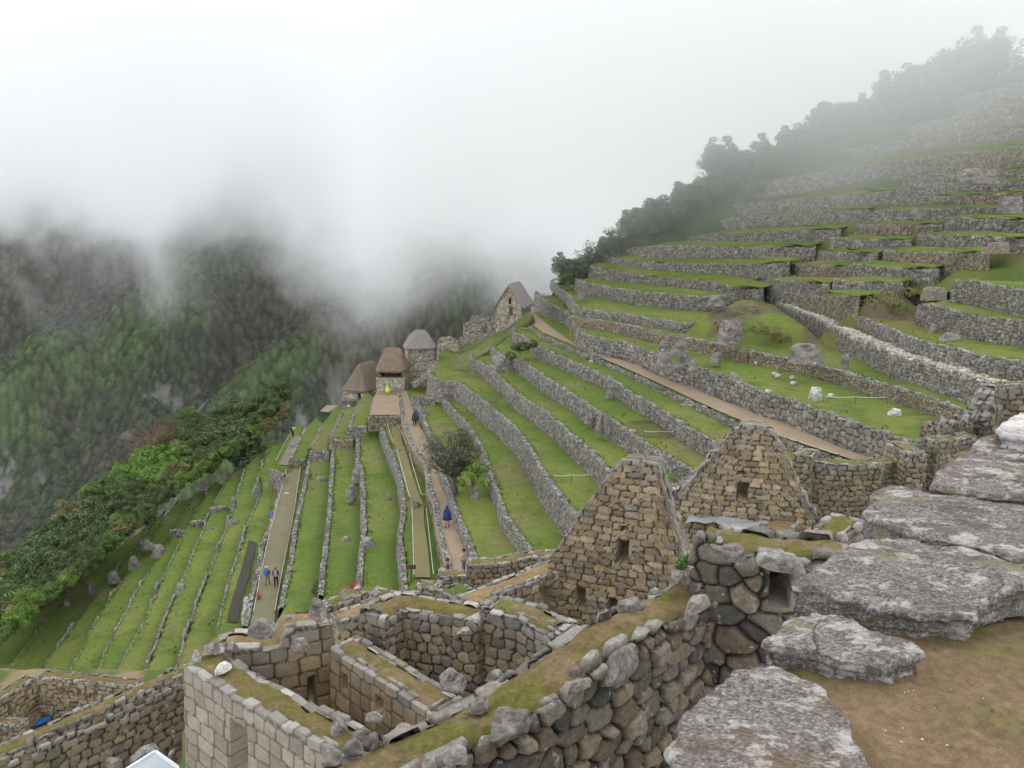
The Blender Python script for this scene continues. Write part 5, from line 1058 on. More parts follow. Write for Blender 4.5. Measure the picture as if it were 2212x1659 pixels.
# slope between huts and tower
T=[(1180,640),(1300,690),(1480,640),(1620,560),(1760,510),(1880,405),(1960,380)]; Bt=[(1000,960),(1250,900),(1420,830),(1560,700),(1700,620),(1800,560),(1990,520)]
TP=np.array([aty(q,y) for q,y in zip(cv('J',T),(118,119.5,119.5,118.5,117.5,117,113))]); BP=np.array([onz(q,z-.35) for q,z in zip(cv('J',Bt),(-20.6,-20.2,-18.9,-17.6,-17.2,-16.2,-15.9))])
TP,_=resample(TP,.5); BP2=np.stack([np.interp(np.linspace(0,1,len(TP)),np.linspace(0,1,len(BP)),BP[:,k]) for k in range(3)],1); k=30; f=np.linspace(0,1,k)[None,:,None]
V=TP[:,None]*(1-f)+BP2[:,None]*f; V[...,2]+=(fbm(V[...,0]*.6,V[...,1]*.6,0,4,4)-.5)*1.0; V=np.concatenate([V,V[:,-1:]+np.array([0,0,-1.0]),V[:,-1:]+np.array([0,-.4,-4.0])],1); k+=2; C=grass_col(V[...,0],V[...,1],5)*.85
g=ss(.5,.6,fbm(V[...,0]*.7,V[...,1]*.7,2,3,3))[...,None]*.6; C=C*(1-g)+np.array((.19,.17,.12))*g
o=mesh('hillside',V.reshape(-1,3),grid_faces(len(TP),k),M['ground'],C.reshape(-1,3),smooth=True); tag(o,kind='structure')
# hut with open front
hy=112.5; pc=aty(cv('J',[(650,975)])[0],hy); r=hut_root('open-fronted hut with a reddish-brown thatched roof on a stone platform',tuple(pc),R_(-4),'thatched_hut')
w_,d_=1.85,2.0
loop_wall('platform',[(-2.05,-.25),(2.05,-.25),(2.05,4.6),(-2.05,4.6)],-2.6,-.02,r,seed=211,rim=.5)
MB().box((0,2.2,-.06),(3.6,4.2,.1)).build('floor',flat_mat('pale_floor',(.34,.27,.19)),r)
loop_wall('wall',[(-w_,2*d_-.3),(w_,2*d_-.3),(w_,2*d_),(-w_,2*d_)],0,1.3,r,seed=212,rim=.12); loop_wall('wall',[(-w_,.3),(-w_+.3,.3),(-w_+.3,2*d_-.3),(-w_,2*d_-.3)],0,1.3,r,seed=213,rim=.12); loop_wall('wall',[(w_-.3,.9),(w_,.9),(w_,2*d_-.3),(w_-.3,2*d_-.3)],0,1.3,r,seed=214,rim=.12)
for x in(-w_+.15,w_-.15): MB().tube([(x,.02,0),(x,.02,1.45)],.09,8).build('post',M['wood'],r)
MB().tube([(-w_,.02,1.2),(w_,.02,1.2)],.07,8).build('beam',M['wood'],r)
MB().box((0,1.6,.4),(1.6,.5,.35)).box((-.9,1.4,.3),(.4,.4,.5)).box((.7,2.4,.5),(.9,.3,.8)).build('bench',M['wood'],r)
rr=thatch('roof',[(w_-.1,d_-.1,.95,0),(w_+.33,d_+.33,.85,0),(w_+.38,d_+.38,1.15,0),(w_+.05,d_*.9,2.0,0),(w_-.3,d_*.55,3.0,0),(w_-.6,.35,3.85,0),(w_-.8,.12,4.05,0)],r,(.26,.19,.135),5); rr.location=(0,d_,0)
# grey-roofed hut behind
hy=117; pc=aty(cv('J',[(938,806)])[0],hy); r=hut_root('closed hut with a grey thatched hip roof and tiny window, right of the open-fronted hut',tuple(pc),R_(14),'thatched_hut')
w_,d_=2.05,1.9
loop_wall('wall',[(-w_,0),(w_,0),(w_,2*d_),(-w_,2*d_)],-.2,1.75,r,seed=221,rim=.12); MB().box((-.2,-.02,1.15),(.2,.1,.4)).build('window',M['black'],r); MB().box((w_+.02,1.0,.8),(.1,.8,1.5)).build('doorway',M['black'],r)
rr=thatch('roof',[(w_-.1,d_-.1,1.55,0),(w_+.33,d_+.33,1.5,0),(w_+.38,d_+.38,1.75,0),(w_*.97,d_*.92,2.4,0),(w_*.72,d_*.62,3.3,0),(w_*.42,d_*.25,4.05,0),(w_*.34,.12,4.2,0)],r,(.29,.26,.235),6); rr.location=(0,d_,0)
retaining('J',[(790,812),(905,815),(1075,818)],116.3,-26,'tall tapering footing below the grey-roofed hut',222)
# long-roofed hut lowest down
hy=119; pc=aty(cv('J',[(315,1170)])[0],hy); r=hut_root('lowest hut with a large brown hip roof reaching almost to the ground',tuple(pc),R_(-24),'thatched_hut')
w_,d_=2.1,3.6
loop_wall('wall',[(-w_,0),(w_,0),(w_,2*d_),(-w_,2*d_)],-1.2,1.35,r,seed=231,rim=.12); MB().box((1.0,-.03,.5),(.5,.12,1.0)).build('doorway',M['black'],r)
rr=thatch('roof',[(w_-.1,d_-.1,1.15,0),(w_+.3,d_+.3,1.1,0),(w_+.36,d_+.36,1.4,0),(w_*.85,d_*.88,2.4,0),(w_*.5,d_*.72,3.8,0),(w_*.2,d_*.58,4.9,0),(.08,d_*.5,5.2,0)],r,(.225,.17,.135),7); rr.location=(0,d_,0)
retaining('J',[(190,1180),(330,1178),(420,1150),(510,1100)],118.2,-32,'low rough footing in front of the lowest hut',232,pal='grey')
# long diagonal stone stair up to the huts
sp=[(870,1015),(930,975),(1000,915),(1060,850),(1130,820),(1250,760)]
q=[aty(c,y) for c,y in zip(cv('J',sp),(112,112.5,113,113.5,114,115))]; root=empty('stone_stair',tuple(q[0]),'long stone stairway climbing diagonally from the sandy path past the huts','stairway')
Q,_=resample(np.array(q),.42); mb=MB()
for i,p in enumerate(Q): mb.box(tuple(p-Q[0]+np.array([0,0,-.35])),(.5,1.1,.7),rz=.2,jit=.05,seed=i)
mb.build('step',flat_mat('stair_stone',(.36,.32,.26),scale=3,var=.35),root)
# ------------------------------------------------ rocks and blocks standing on the terraces
def rk(k,x0,y0,x1,y1,z,label,seed,mat='rock',cat='boulder',**kw):
    g=onz(cv(k,[((x0+x1)/2,y1)])[0],z-.25); sc_=.8641/ZM[k][2]*np.linalg.norm(g)/FPX; w=(x1-x0)*sc_; h=(y1-y0)*sc_*.82; rn=random.Random(seed); d=min(w*.75,h*2.2); h=max(h-d*.22,.12)
    q=[(g[0]+w*.5*math.cos(a)*rn.uniform(.9,1.1),g[1]+d*.5+d*.5*math.sin(a)*rn.uniform(.9,1.1),0) for a in np.linspace(0,2*math.pi,10,endpoint=False)]
    boulder('boulder',None,g[2]+h,h+.5,mat,label,cat,seed=seed,n=40,nt_=10,P3=q,rough=.05,tuck=-.12,dome=.10,facet=9,round_=.3)
RK=[('B',910,835,1005,868,-26.0,'flat pale rock across the left rope of the lawn, farther one'),('B',1025,1155,1118,1212,-25.8,'pale rounded rock beside the bare patch on the roped lawn'),
('B',648,1045,718,1142,-27.9,'tall grey slab leaning on the second terrace wall left of the roped lawn'),('B',672,950,735,1025,-28.0,'rounded boulder behind the tall grey slab'),('B',604,1375,680,1412,-28.7,'small dark rock on the grass strip near the low stone stub'),
('B',727,1380,845,1440,-27.2,'wide pale rock on the terrace wall near the low stone stub'),('B',872,1108,932,1145,-27.2,'small rock against the wall left of the roped lawn'),('B',435,1010,525,1045,-30.0,'low reddish rock on the grass strip right of the gravel lane'),
('B',1105,578,1165,622,-23.5,'round rock on the grass above the stair end of the sandy path'),('B',1410,1075,1478,1130,-23.4,'rock under the yellow-green shrub'),('B',305,798,345,830,-30.5,'small rock in the middle of the upper gravel lane'),
('B',1280,415,1355,470,-21.4,'pointed grey rock built into the corner of two terrace walls'),
('C',1938,715,2135,830,-11.2,'big eye-like grey boulder lying on the lawn below the flagstone-topped wall'),('C',1183,693,1290,782,-11.8,'upright grey block where the high stone wall meets the lawn'),('C',1085,706,1172,770,-12.1,'rounded boulder left of the upright grey block'),
('C',1088,770,1235,855,-12.4,'long sloping slab on the high stone wall below the upright block'),('C',1225,775,1330,832,-12.6,'rounded grey boulder right of the long sloping slab'),('C',1282,822,1358,878,-12.8,'pale cracked boulder at the lip of the high stone wall'),
('C',1420,778,1505,832,-12.6,'dark rock against the tan terrace wall'),('C',1395,420,1525,482,-8.9,'long squared grey slab at the end of the curved terrace wall'),('C',603,412,660,447,-10.6,'dark pointed rock on the narrow terrace at the left'),
('C',2032,992,2112,1055,-13.0,'dark knobbly rock on the lawn of white stones'),('C',1515,900,1600,945,-13.0,'grassy rock hump on the lip of the high stone wall'),('C',720,480,800,510,-12.0,'low rock at the left end of the second narrow terrace'),
('C',700,1150,780,1265,-17.6,'slanted pale slab leaning on the fourth terrace wall above the path'),('C',640,1150,705,1195,-17.6,'small pale block left of the slanted pale slab'),('C',775,985,830,1040,-16.3,'pale stone set in the wall below the upper sandy path'),
('C',1260,550,1375,582,-12.0,'flat whitish rock at the foot of the curved wall by the mound'),('C',1470,560,1680,700,-10.9,'bare dark rock breaking out of the grassy mound'),
('E',1228,785,1342,834,-13.3,'white jagged rock on the lawn near the rope'),('E',1530,168,1628,212,-8.9,'squared grey rock at the foot of the wall above the bright strip'),('E',1630,230,1768,278,-9.0,'flat slab pair on the bright green strip'),
('E',885,380,945,448,-11.6,'pale block at the foot of the flagstone-topped wall'),
('B',1520,235,1690,362,-18.5,'large slanted grey rock at the far end of the terrace walls'),
('A',1380,822,1457,880,-34.0,'pale block on the terrace between the dark mat and the overgrown lips'),('A',1250,878,1312,908,-35.3,'low pale rock left of the pale block'),('A',1205,595,1275,636,-36.5,'grey rock at the far lip under the bright trees'),
('A',822,950,930,998,-38.0,'flat pale rock among the overgrown lips'),('A',900,988,1005,1052,-38.0,'loose heap-like stone outcrop on the overgrown terraces'),('A',775,1055,845,1130,-39.2,'small stone outcrop on the sixth overgrown terrace'),
('A',655,1145,715,1205,-40.0,'small stone outcrop on the seventh overgrown terrace'),('A',540,1215,578,1260,-41.0,'tiny stone outcrop on the lowest terraces'),('A',385,1325,425,1365,-42.0,'tiny stone outcrop nearest the wood'),('A',1408,680,1450,755,-33.6,'stacked stone outcrop on the second overgrown terrace'),
('A',1540,598,1600,670,-32.3,'broken end of the lip wall left of the gravel lane'),('A',1065,1222,1130,1270,-35.3,'small pale stones at the end of the third lip'),('A',1328,1142,1362,1165,-34.0,'lone small rock on the grass left of the dark mat'),
('A',1340,545,1395,598,-35.2,'dark rock at the far end of the overgrown lips'),('A',1715,662,1785,690,-31.3,'white flat stone crossing the rope of the gravel lane'),('A',1480,1368,1522,1442,-31.6,'white weathered rock at the near end of the lane edge'),
('A',1560,1065,1602,1118,-31.4,'reddish rock in the broken lane edge'),('A',1545,1150,1578,1220,-31.4,'dark rock in the broken lane edge'),('A',1490,1300,1535,1365,-31.4,'dark rock above the white weathered rock'),('A',1585,975,1622,1020,-31.4,'dark rock at the top of the broken lane edge')]
for i,(k,x0,y0,x1,y1,z,lab) in enumerate(RK):
    rk(k,x0,y0,x1,y1,z,lab,300+i,'whiterock' if 'white' in lab else 'rock')
for (x0,y0,x1,y1,yy,lab,sd,mt) in [(1740,360,2010,450,96,'broad smooth grey rock face set among the upper right terraces',401,'rock'),(2030,560,2200,660,84,'brownish rock face at the upper right edge',402,'rock'),(1945,890,2100,960,74,'large brown boulder in the wall under the upper right benches',403,'boulder2'),(1380,640,1465,705,90,'grey rock set in the wall above a dark bush',404,'rock'),(1465,1215,1640,1300,66,'reddish slab above the top of the bright green strip',405,'boulder2')]:
    c=aty(cv('D',[((x0+x1)/2,(y0+y1)/2)])[0],yy); hw=(x1-x0)/2*.29689*yy/FPX; hh=(y1-y0)*.29689*yy/FPX
    q=[(c[0]+hw*math.cos(a)*(1+.1*math.sin(3*a+sd)),c[1]+hw*.5*math.sin(a),0) for a in np.linspace(0,2*math.pi,12,endpoint=False)]
    boulder('boulder',None,c[2]+hh*.45,hh*1.1,mt,lab,'boulder',seed=sd,n=70,nt_=16,P3=q,rough=.05,tuck=-.1,dome=.05)
# small white stones on the lawn
for i,(x,y) in enumerate([(1830,940),(1810,928),(1918,950),(1925,985),(1770,1035),(1300,770),(2155,1062),(1325,772),(680,850),(1700,860),(935,1280)]):
    z={8:-15.9,10:-17.2}.get(i,-13.5); P=onz(cv('C',[(x,y)])[0],z); q=[(P[0]+.26*math.cos(a),P[1]+.2*math.sin(a),0) for a in np.linspace(0,2*math.pi,9,endpoint=False)]
    boulder('stone',None,z+.22,.25,'whiterock','small white stone lying on the grass beside the sandy paths','stone','small white stones on the lawns',seed=500+i,n=16,nt_=5,P3=q)
# ------------------------------------------------ ropes, posts, sign, panel, tarps
M['rope']=flat_mat('pale_rope',(.62,.60,.50)); M['postw']=flat_mat('stake_wood',(.22,.15,.09))
def rope(k,pts,z,label,cat='rope barrier',h=.42,r=.028,posts=True,group='rope barriers'):
    P=rail(k,pts,z); root=empty('rope_barrier',tuple(P[0]),label,cat,group); o=P[0]; Q=[]
    for a,b in zip(P[:-1],P[1:]):
        n=max(2,int(np.linalg.norm(b-a)/4)+1)
        for i in range(n): Q.append(a+(b-a)*i/n)
    Q.append(P[-1]); pts3=[]
    for a,b in zip(Q[:-1],Q[1:]):
        for i in range(4): t=i/4; pts3.append(a+(b-a)*t-o+np.array([0,0,h-.06*math.sin(math.pi*t)]))
    pts3.append(Q[-1]-o+np.array([0,0,h])); MB().tube(pts3,r,5).build('rope',M['rope'],root)
    if posts:
        for q in Q: MB().tube([q-o+np.array([0,0,-.2]),q-o+np.array([0,0,h+.05])],.035,5).build('stake',M['postw'],root)
rope('B',[(890,660),(945,830)],-26.2,'rope along the left of the far part of the roped lawn'); rope('B',[(950,660),(1025,832),(1045,832)],-26.2,'rope along the right of the far part of the roped lawn')
rope('B',[(965,870),(1045,1165)],-26.2,'rope along the left of the middle part of the roped lawn'); rope('B',[(1040,890),(1115,1145),(1140,1145)],-26.2,'rope along the right of the middle part of the roped lawn')
rope('B',[(1057,1220),(1070,1650)],-26.2,'rope along the left of the near part of the roped lawn'); rope('B',[(1145,1230),(1190,1645)],-26.2,'rope along the right of the near part of the roped lawn')
rope('A',[(1760,545),(1725,680),(1660,930),(1600,1200),(1558,1430)],-31.5,'long rope along the left of the gravel lane'); rope('A',[(1845,527),(1815,760),(1770,1000),(1725,1230),(1690,1420)],-31.5,'long rope along the right of the gravel lane')
rope('A',[(1775,332),(1695,490)],-30.9,'rope beside the upper gravel lane'); rope('C',[(615,828),(702,826)],-15.9,'short rope across the narrow lawn below the upper path, farthest')
rope('C',[(1230,1137),(1415,1140),(1600,1228)],-16,'rope barrier beside the near part of the upper sandy path'); rope('C',[(1003,1303),(1205,1304)],-17.3,'short rope in front of the small fenced grass plot')
rope('C',[(450,1580),(672,1571)],-18.9,'short rope across the terrace behind the nearer gable'); rope('C',[(1820,1325),(1950,1368),(2205,1452)],-15.4,'rope above the mossy pier right of the farther gable')
rope('E',[(752,750),(1215,755)],-13.6,'rope across the lawn of white stones',h=.5); rope('J',[(1850,541),(2060,540)],-16,'rope across the far end of the terraces below the tall house')
P=rail('C',[(905,1215),(1000,1302)],-17.3); rt=empty('sieve_frame',tuple(P[0]),'dark framed screen lying on the terrace grass','screen'); 
Pq=rail('C',[(905,1215),(1060,1205),(1200,1300),(1003,1303)],-17.15)-P[0]; mb=MB(); 
for a,b in zip(Pq,np.roll(Pq,-1,0)): mb.tube([a,b],.05,5)
mb.build('frame',M['postw'],rt); mb=MB()
for t in np.linspace(.06,.94,16): mb.tube([Pq[0]*(1-t)+Pq[1]*t,Pq[3]*(1-t)+Pq[2]*t],.012,4)
mb.build('netting',flat_mat('netting',(.05,.08,.045)),rt)
P=onz(cv('K',[(105,1495)])[0],-26.2); r=empty('sign',tuple(P),'small brown wooden sign on a post at the near end of the roped lawn','sign'); MB().tube([(0,0,-.3),(0,0,1.15)],.06,6).build('post',M['door'],r); MB().box((0,-.03,1.2),(.72,.07,.34),rz=.1).build('board',M['door'],r)
Pq=rail('A',[(1575,1310),(1590,1330),(1572,1390)],-31.5); r=empty('traffic_marker',tuple(Pq[1]),'orange marker bag tied to the rope of the gravel lane','marker'); V,F_,c=leaves(np.array([[0,0,.45],[0,0,.3]]),np.array([.16,.2]),120,.1,3); mesh('cover',V,F_,flat_mat('orange_cloth',(.55,.16,.05)),c,parent=r); MB().tube([(0,0,-.1),(0,0,.8)],.03,5).build('stake',M['postw'],r)
Pq=rail('A',[(1665,805)],-31.4); o=MB().box(tuple(Pq[0]+np.array([0,0,.15])),(.3,.25,.3),jit=.04).build('bag',flat_mat('blue_cloth',(.08,.22,.55))); tag(o,'little blue bag at the left edge of the gravel lane','bag')
# glazed lid at the bottom edge
Pq=rail('F',[(985,1665),(1230,1510),(1400,1630),(1480,1800),(1150,1860)],-15.2); Pq=np.array([onz(q,-15.2) for q in cv('F',[(960,1680),(1228,1512),(1500,1705),(1230,1880)])]); c=Pq.mean(0); r=empty('display_case',tuple(c),'white framed glass cover at the bottom edge left of the doorway','display case'); Pl=Pq-c
Pl[:2,2]+=.0; mb=MB()
for a,b in zip(Pl,np.roll(Pl,-1,0)): mb.tube([a,b],.055,6)
mb.build('frame',flat_mat('white_metal',(.72,.76,.80),.35,.03),r); mesh('panel',[p+np.array([0,0,-.01]) for p in Pl],[(0,1,2,3)],flat_mat('frosted_glass',(.42,.46,.50),.15,.05),parent=r)
mb=MB()
for a in Pl: mb.tube([a,a+np.array([0,0,-2.2])],.04,6)
mb.build('leg',flat_mat('steel_leg',(.4,.42,.44),.4),r)
for i,(a,b,c_,d,lab) in enumerate([(985,1440,1320,1560,'long dressed stone beam lying by the fitted block wall'),(830,1530,985,1660,'purple-grey block left of the white framed cover'),(1320,1470,1392,1600,'pinkish block against the foot of the fitted block wall'),(1345,1330,1398,1400,'small pale boulder against the corner of the fitted block wall')]):
    bz('F',a,b,c_,d,-15.9,.4,lab,420+i,'rock',-.35 if i==0 else 0,sq=5,n=70)
def cloth(name,pts,z,mat,label,cat='tarpaulin',sag=.15,seed=1,zs=None):
    P=np.array([onz(q,z) for q in pts]) if zs is None else np.array([onz(q,zz) for q,zz in zip(pts,zs)]); k=16; f=np.linspace(0,1,k); U_,V_=np.meshgrid(f,f,indexing='ij'); U_=U_[...,None];V_=V_[...,None]
    X=(P[0]*(1-U_)+P[1]*U_)*(1-V_)+(P[3]*(1-U_)+P[2]*U_)*V_; X[...,2]+=(fbm(X[...,0]*3,X[...,1]*3,0,3,seed)-.5)*sag; o=mesh(name,X.reshape(-1,3),grid_faces(k,k),mat,smooth=True); m=o.modifiers.new('thick','SOLIDIFY'); m.thickness=.02; return tag(o,label,cat)
cloth('tarpaulin',cv('F',[(262,1330),(300,1262),(425,1215),(385,1262)]),-27.2,flat_mat('blue_tarp',(.03,.13,.42),.5,.1),'blue tarpaulin on the floor of the roofless niche room',sag=.3)
A=cv('I',[(262,700),(300,640),(480,690),(810,668)]); cloth('plastic_sheet',[A[0],A[1],cv('I',[(810,668)])[0],cv('I',[(700,745)])[0]],-11.6,flat_mat('plastic_film',(.36,.36,.38),.3,.08,9),'greyish plastic sheet spread below the farther gable',sag=.35,seed=5)
# ------------------------------------------------ people
CM={}
def cm(c):
    c=tuple(c)
    if c not in CM: CM[c]=flat_mat('cloth_%d'%len(CM),c,.85,.12,12)
    return CM[c]
SKIN=(.42,.26,.18)
def skin(name,J,E_,mat,parent):
    """one continuous surface grown round a graph of joints"""
    keys=list(J); me=bpy.data.meshes.new(name); me.from_pydata([J[k][:3] for k in keys],[(keys.index(a),keys.index(b)) for a,b in E_],[]); me.update()
    o=bpy.data.objects.new(name,me); SC.collection.objects.link(o); m=o.modifiers.new('skin','SKIN'); m.use_smooth_shade=True
    if not me.skin_vertices: 
        bpy.context.view_layer.objects.active=o
    for i,k in enumerate(keys):
        sv=me.skin_vertices[0].data[i]; r_=J[k][3]; sv.radius=(r_,r_ if len(J[k])<5 else J[k][4]); sv.use_root=(i==0)
    m.use_x_symmetry=False; s=o.modifiers.new('sub','SUBSURF'); s.levels=1; s.render_levels=1
    me.materials.append(mat)
    if parent: o.parent=parent
    return o
def person(loc,rz,label,jacket,trousers,hair=(.03,.02,.015),pose='stand',poncho=None,pack=None,hat=None,scale=1.0,arm=0,group=None,bare=False):
    sit=pose.startswith('sit'); hip=.92 if not sit else .12
    J={'pelvis':(0,0,hip,.13,.10),'chest':(0,.0,hip+.36,.155,.10),'neck':(0,0,hip+.55,.055),'head':(0,.01,hip+.68,.095),'crownp':(0,.01,hip+.76,.075)}
    wk=.16 if pose=='walk' else .0
    if sit:
        lg={s:[(s*.09,0,hip-.02,.085),(s*.12,.40,hip+.10,.065),(s*.12,.62,-.30 if pose=='sit_edge' else .05,.045),(s*.12,.74,-.34 if pose=='sit_edge' else .03,.04)] for s in(-1,1)}
    else:
        lg={s:[(s*.09,0,hip-.05,.085),(s*.09,s*wk*.6+.03,.50,.065),(s*.09,s*wk-.02,.09,.042),(s*.09,s*wk+.13,.03,.035)] for s in(-1,1)}
    ar={s:[(s*.18,0,hip+.47,.055),(s*.235,.02,hip+.20,.043),(s*.23,.14,hip-.01,.03),(s*.225,.18,hip-.07,.028)] for s in(-1,1)}
    if arm==1: ar[1]=[(.18,0,hip+.47,.055),(.32,.1,hip+.42,.043),(.42,.26,hip+.52,.03),(.45,.31,hip+.55,.028)]
    if arm==2:
        for s in(-1,1): ar[s]=[(s*.18,0,hip+.47,.055),(s*.22,.14,hip+.26,.043),(s*.08,.34,hip+.34,.03),(s*.05,.38,hip+.37,.028)]
    E_=[('pelvis','chest'),('chest','neck'),('neck','head'),('head','crownp')]
    for s in(-1,1):
        for i,p in enumerate(lg[s]): J['l%d%d'%(s,i)]=p
        for i,p in enumerate(ar[s]): J['a%d%d'%(s,i)]=p
        E_+=[('pelvis','l%d0'%s)]+[('l%d%d'%(s,i),'l%d%d'%(s,i+1)) for i in range(3)]+[('chest','a%d0'%s)]+[('a%d%d'%(s,i),'a%d%d'%(s,i+1)) for i in range(3)]
    b=skin('person',J,E_,cm(SKIN),None); b.location=loc; b.rotation_euler=(0,0,rz); b.scale=(scale,)*3; tag(b,label,'person',group)
    def grow(p,g): return p[:3]+tuple(r_+g for r_ in p[3:])
    jk={k:grow(J[k],.022) for k in('pelvis','chest')}; je=[('pelvis','chest')]
    for s in(-1,1):
        for i in(0,1,2): jk['a%d%d'%(s,i)]=grow(J['a%d%d'%(s,i)],.016)
        je+=[('chest','a%d0'%s),('a%d0'%s,'a%d1'%s),('a%d1'%s,'a%d2'%s)]
    skin('jacket',jk,je,cm(jacket),b)
    tk={'pelvis':grow(J['pelvis'],.012)}; te=[]
    for s in(-1,1):
        for i in range(2 if bare else 3): tk['l%d%d'%(s,i)]=grow(J['l%d%d'%(s,i)],.014)
        te+=[('pelvis','l%d0'%s)]+[('l%d%d'%(s,i),'l%d%d'%(s,i+1)) for i in range(1 if bare else 2)]
    skin('trousers',tk,te,cm(trousers),b)
    for s in(-1,1): MB().tube([J['l%d2'%s][:3],J['l%d3'%s][:3]],[.055,.045],6).build('shoe',cm((.05,.045,.04)),b,True)
    def dome(name,r,z0,z1,col,k=1.0,y=-.012):
        V=[];n=10
        for j in range(6):
            t=j/5*math.pi/2
            for i in range(n): q=2*math.pi*i/n; V.append((r*math.cos(t)*math.cos(q)*k,y+r*math.cos(t)*math.sin(q)*k*1.08,z0+(z1-z0)*math.sin(t)))
        return mesh(name,V,[(j*n+i,j*n+(i+1)%n,(j+1)*n+(i+1)%n,(j+1)*n+i) for j in range(5) for i in range(n)]+[tuple(range(n-1,-1,-1))],cm(col),smooth=True,parent=b)
    dome('hair',.108,hip+.67,hip+.845,hair)
    MB().box((0,.10,hip+.685),(.025,.03,.035)).build('nose',cm(SKIN),b)
    if hat: dome('hat',.12,hip+.74,hip+.87,hat); MB().tube([(0,0,hip+.745),(0,0,hip+.76)],.17,12).build('hat_brim',cm(hat),b)
    if pack: 
        mb=MB(); mb.box((0,-.21,hip+.30),(.30,.18,.44),tap=.8); mb.box((0,-.30,hip+.20),(.22,.07,.2),tap=.8); mb.build('backpack',cm(pack),b)
    if poncho:
        V=[];n=18; R0=[(.07,hip+.62),(.20,hip+.52),(.27,hip+.30),(.33,hip+.0),(.37,hip-.30)] if not sit else [(.07,hip+.62),(.2,hip+.52),(.28,hip+.3),(.36,hip+.05)]
        for j,(r_,z) in enumerate(R0):
            for i in range(n): q=2*math.pi*i/n; rr_=r_*(1+.06*math.sin(q*5+j)*(j>1)); V.append((rr_*math.cos(q),rr_*.72*math.sin(q)+.02,z))
        F_=[(j*n+(i+1)%n,j*n+i,(j+1)*n+i,(j+1)*n+(i+1)%n) for j in range(len(R0)-1) for i in range(n)]; o=mesh('poncho',V,F_,cm(poncho),smooth=True,parent=b); o.modifiers.new('t','SOLIDIFY').thickness=.015; dome('hood',.125,hip+.60,hip+.87,poncho)
    return b
def pp(k,p,z): return tuple(onz(cv(k,[p])[0],z))
DK=(.02,.022,.03)
person(pp('K',(435,985),-24.85),R_(170),'person in a dark blue poncho with bare lower legs on the sandy path',(.03,.05,.14),(.03,.035,.06),poncho=(.025,.05,.15),pose='walk',bare=True,pack=(.3,.1,.06),scale=1.04)
person(pp('B',(1072,698),-24.85),R_(0),'person in a long dark green poncho, left one of the pair on the path',(.05,.06,.06),DK,poncho=(.05,.065,.07),pose='walk')
person(tuple(np.array(pp('B',(1086,688),-24.85))),R_(10),'person in a blue-grey poncho, right one of the pair on the path',(.09,.12,.16),DK,poncho=(.09,.12,.16),pose='walk')
person(pp('K',(590,1410),-24.85),R_(60),'person in a beige shirt leaning at the near end of the sandy path',(.50,.45,.36),(.22,.18,.13),arm=2,scale=1.06)
person(tuple(np.array(pp('K',(440,1400),-24.3))+np.array([0,0,0])),R_(100),'person with reddish-brown hair and maroon jacket sitting on the path wall',(.12,.05,.06),(.45,.44,.42),hair=(.12,.04,.02),pose='sit',scale=1.1)
person(pp('A',(1645,1235),-31.35),R_(-5),'walker with a blue backpack on the gravel lane',(.03,.06,.16),(.22,.20,.15),pack=(.04,.16,.5),hat=(.5,.48,.42),pose='walk')
person(pp('A',(1698,1240),-31.35),R_(10),'walker in black with a pink bag on the gravel lane',(.02,.018,.025),(.02,.02,.025),hair=(.2,.08,.03),pack=(.5,.22,.42),pose='walk')
person(pp('A',(1800,327),-30.75),R_(-30),'person in white top with dark backpack raising an arm at the far lane end',(.75,.75,.76),DK,pack=(.03,.03,.06),arm=1)
person(tuple(np.array(pp('J',(625,1112),-24.75))),R_(180),'person in a bright yellow raincoat sitting at the back of the plaza',(.75,.72,.08),(.6,.6,.1),pose='sit',poncho=(.78,.75,.08),hair=(.05,.04,.03),scale=1.05)
person(pp('J',(392,1178),-27.9),R_(175),'person in black top and pale trousers standing by the lowest hut',(.02,.02,.025),(.55,.58,.62))
for i,(x,y,cj,ct,lab) in enumerate([(265,1262,(.75,.74,.72),DK,'seated visitor in a white top, leftmost of the group by the lowest hut'),(285,1255,DK,(.3,.3,.32),'seated visitor in black beside the one in white, by the lowest hut'),(310,1262,(.14,.05,.05),DK,'seated visitor in dark red, third of the group by the lowest hut'),(325,1250,DK,(.6,.58,.55),'seated visitor with pale trousers, rightmost of the group by the lowest hut')]):
    person(pp('J',(x,y),-28.2),R_(160+i*20),lab,cj,ct,pose='sit',group='seated group by the lowest hut')
for (x,y,yy,cj,lab) in [(1605,545,139,(.75,.12,.06),'tiny visitor in orange-red on the misty top terrace'),(1640,525,139,(.75,.76,.8),'tiny visitor in white, next to the one in orange-red'),(1665,520,139,(.1,.2,.6),'tiny visitor in blue on the misty top terrace'),(1690,515,139,(.6,.65,.75),'tiny visitor in pale blue, right of the one in blue'),(1797,470,140,(.8,.8,.8),'lone tiny visitor in white right of the group on the top terrace'),(1130,720,139,(.8,.8,.8),'misty visitor in white at the left end of the high terrace'),(1180,690,139,(.35,.37,.4),'misty visitor in grey at the left end of the high terrace'),(1245,668,139,(.8,.8,.82),'misty visitor in white leaning forward on the high terrace')]:
    c=aty(cv('N',[(x,y)])[0],yy); person((c[0],c[1],c[2]-.1),R_(180),lab,cj,DK,group='visitors on the misty crest',scale=1.0)
# ------------------------------------------------ forested mountain across the valley
mx=np.arange(-800,560,1.8); my=np.arange(470,1160,1.8); AX,AY=np.meshgrid(mx,my,indexing='ij')
wx=(fbm(AX/160,AY/160,0,3,2)-.5)*150
q=(AX-1.25*(AY-600)+wx)/135.0
spur=1-np.abs((q%2)-1)             # 0 gully, 1 crest
spur=spur*spur*(3-2*spur)
q2=(AX-.9*(AY-600)+wx*.8)/41.0; s2=1-np.abs((q2%2)-1)
AZ=-350+(AY-600)*.9+spur*52+s2*7+(fbm(AX/70,AY/70,3,4,6)-.5)*50
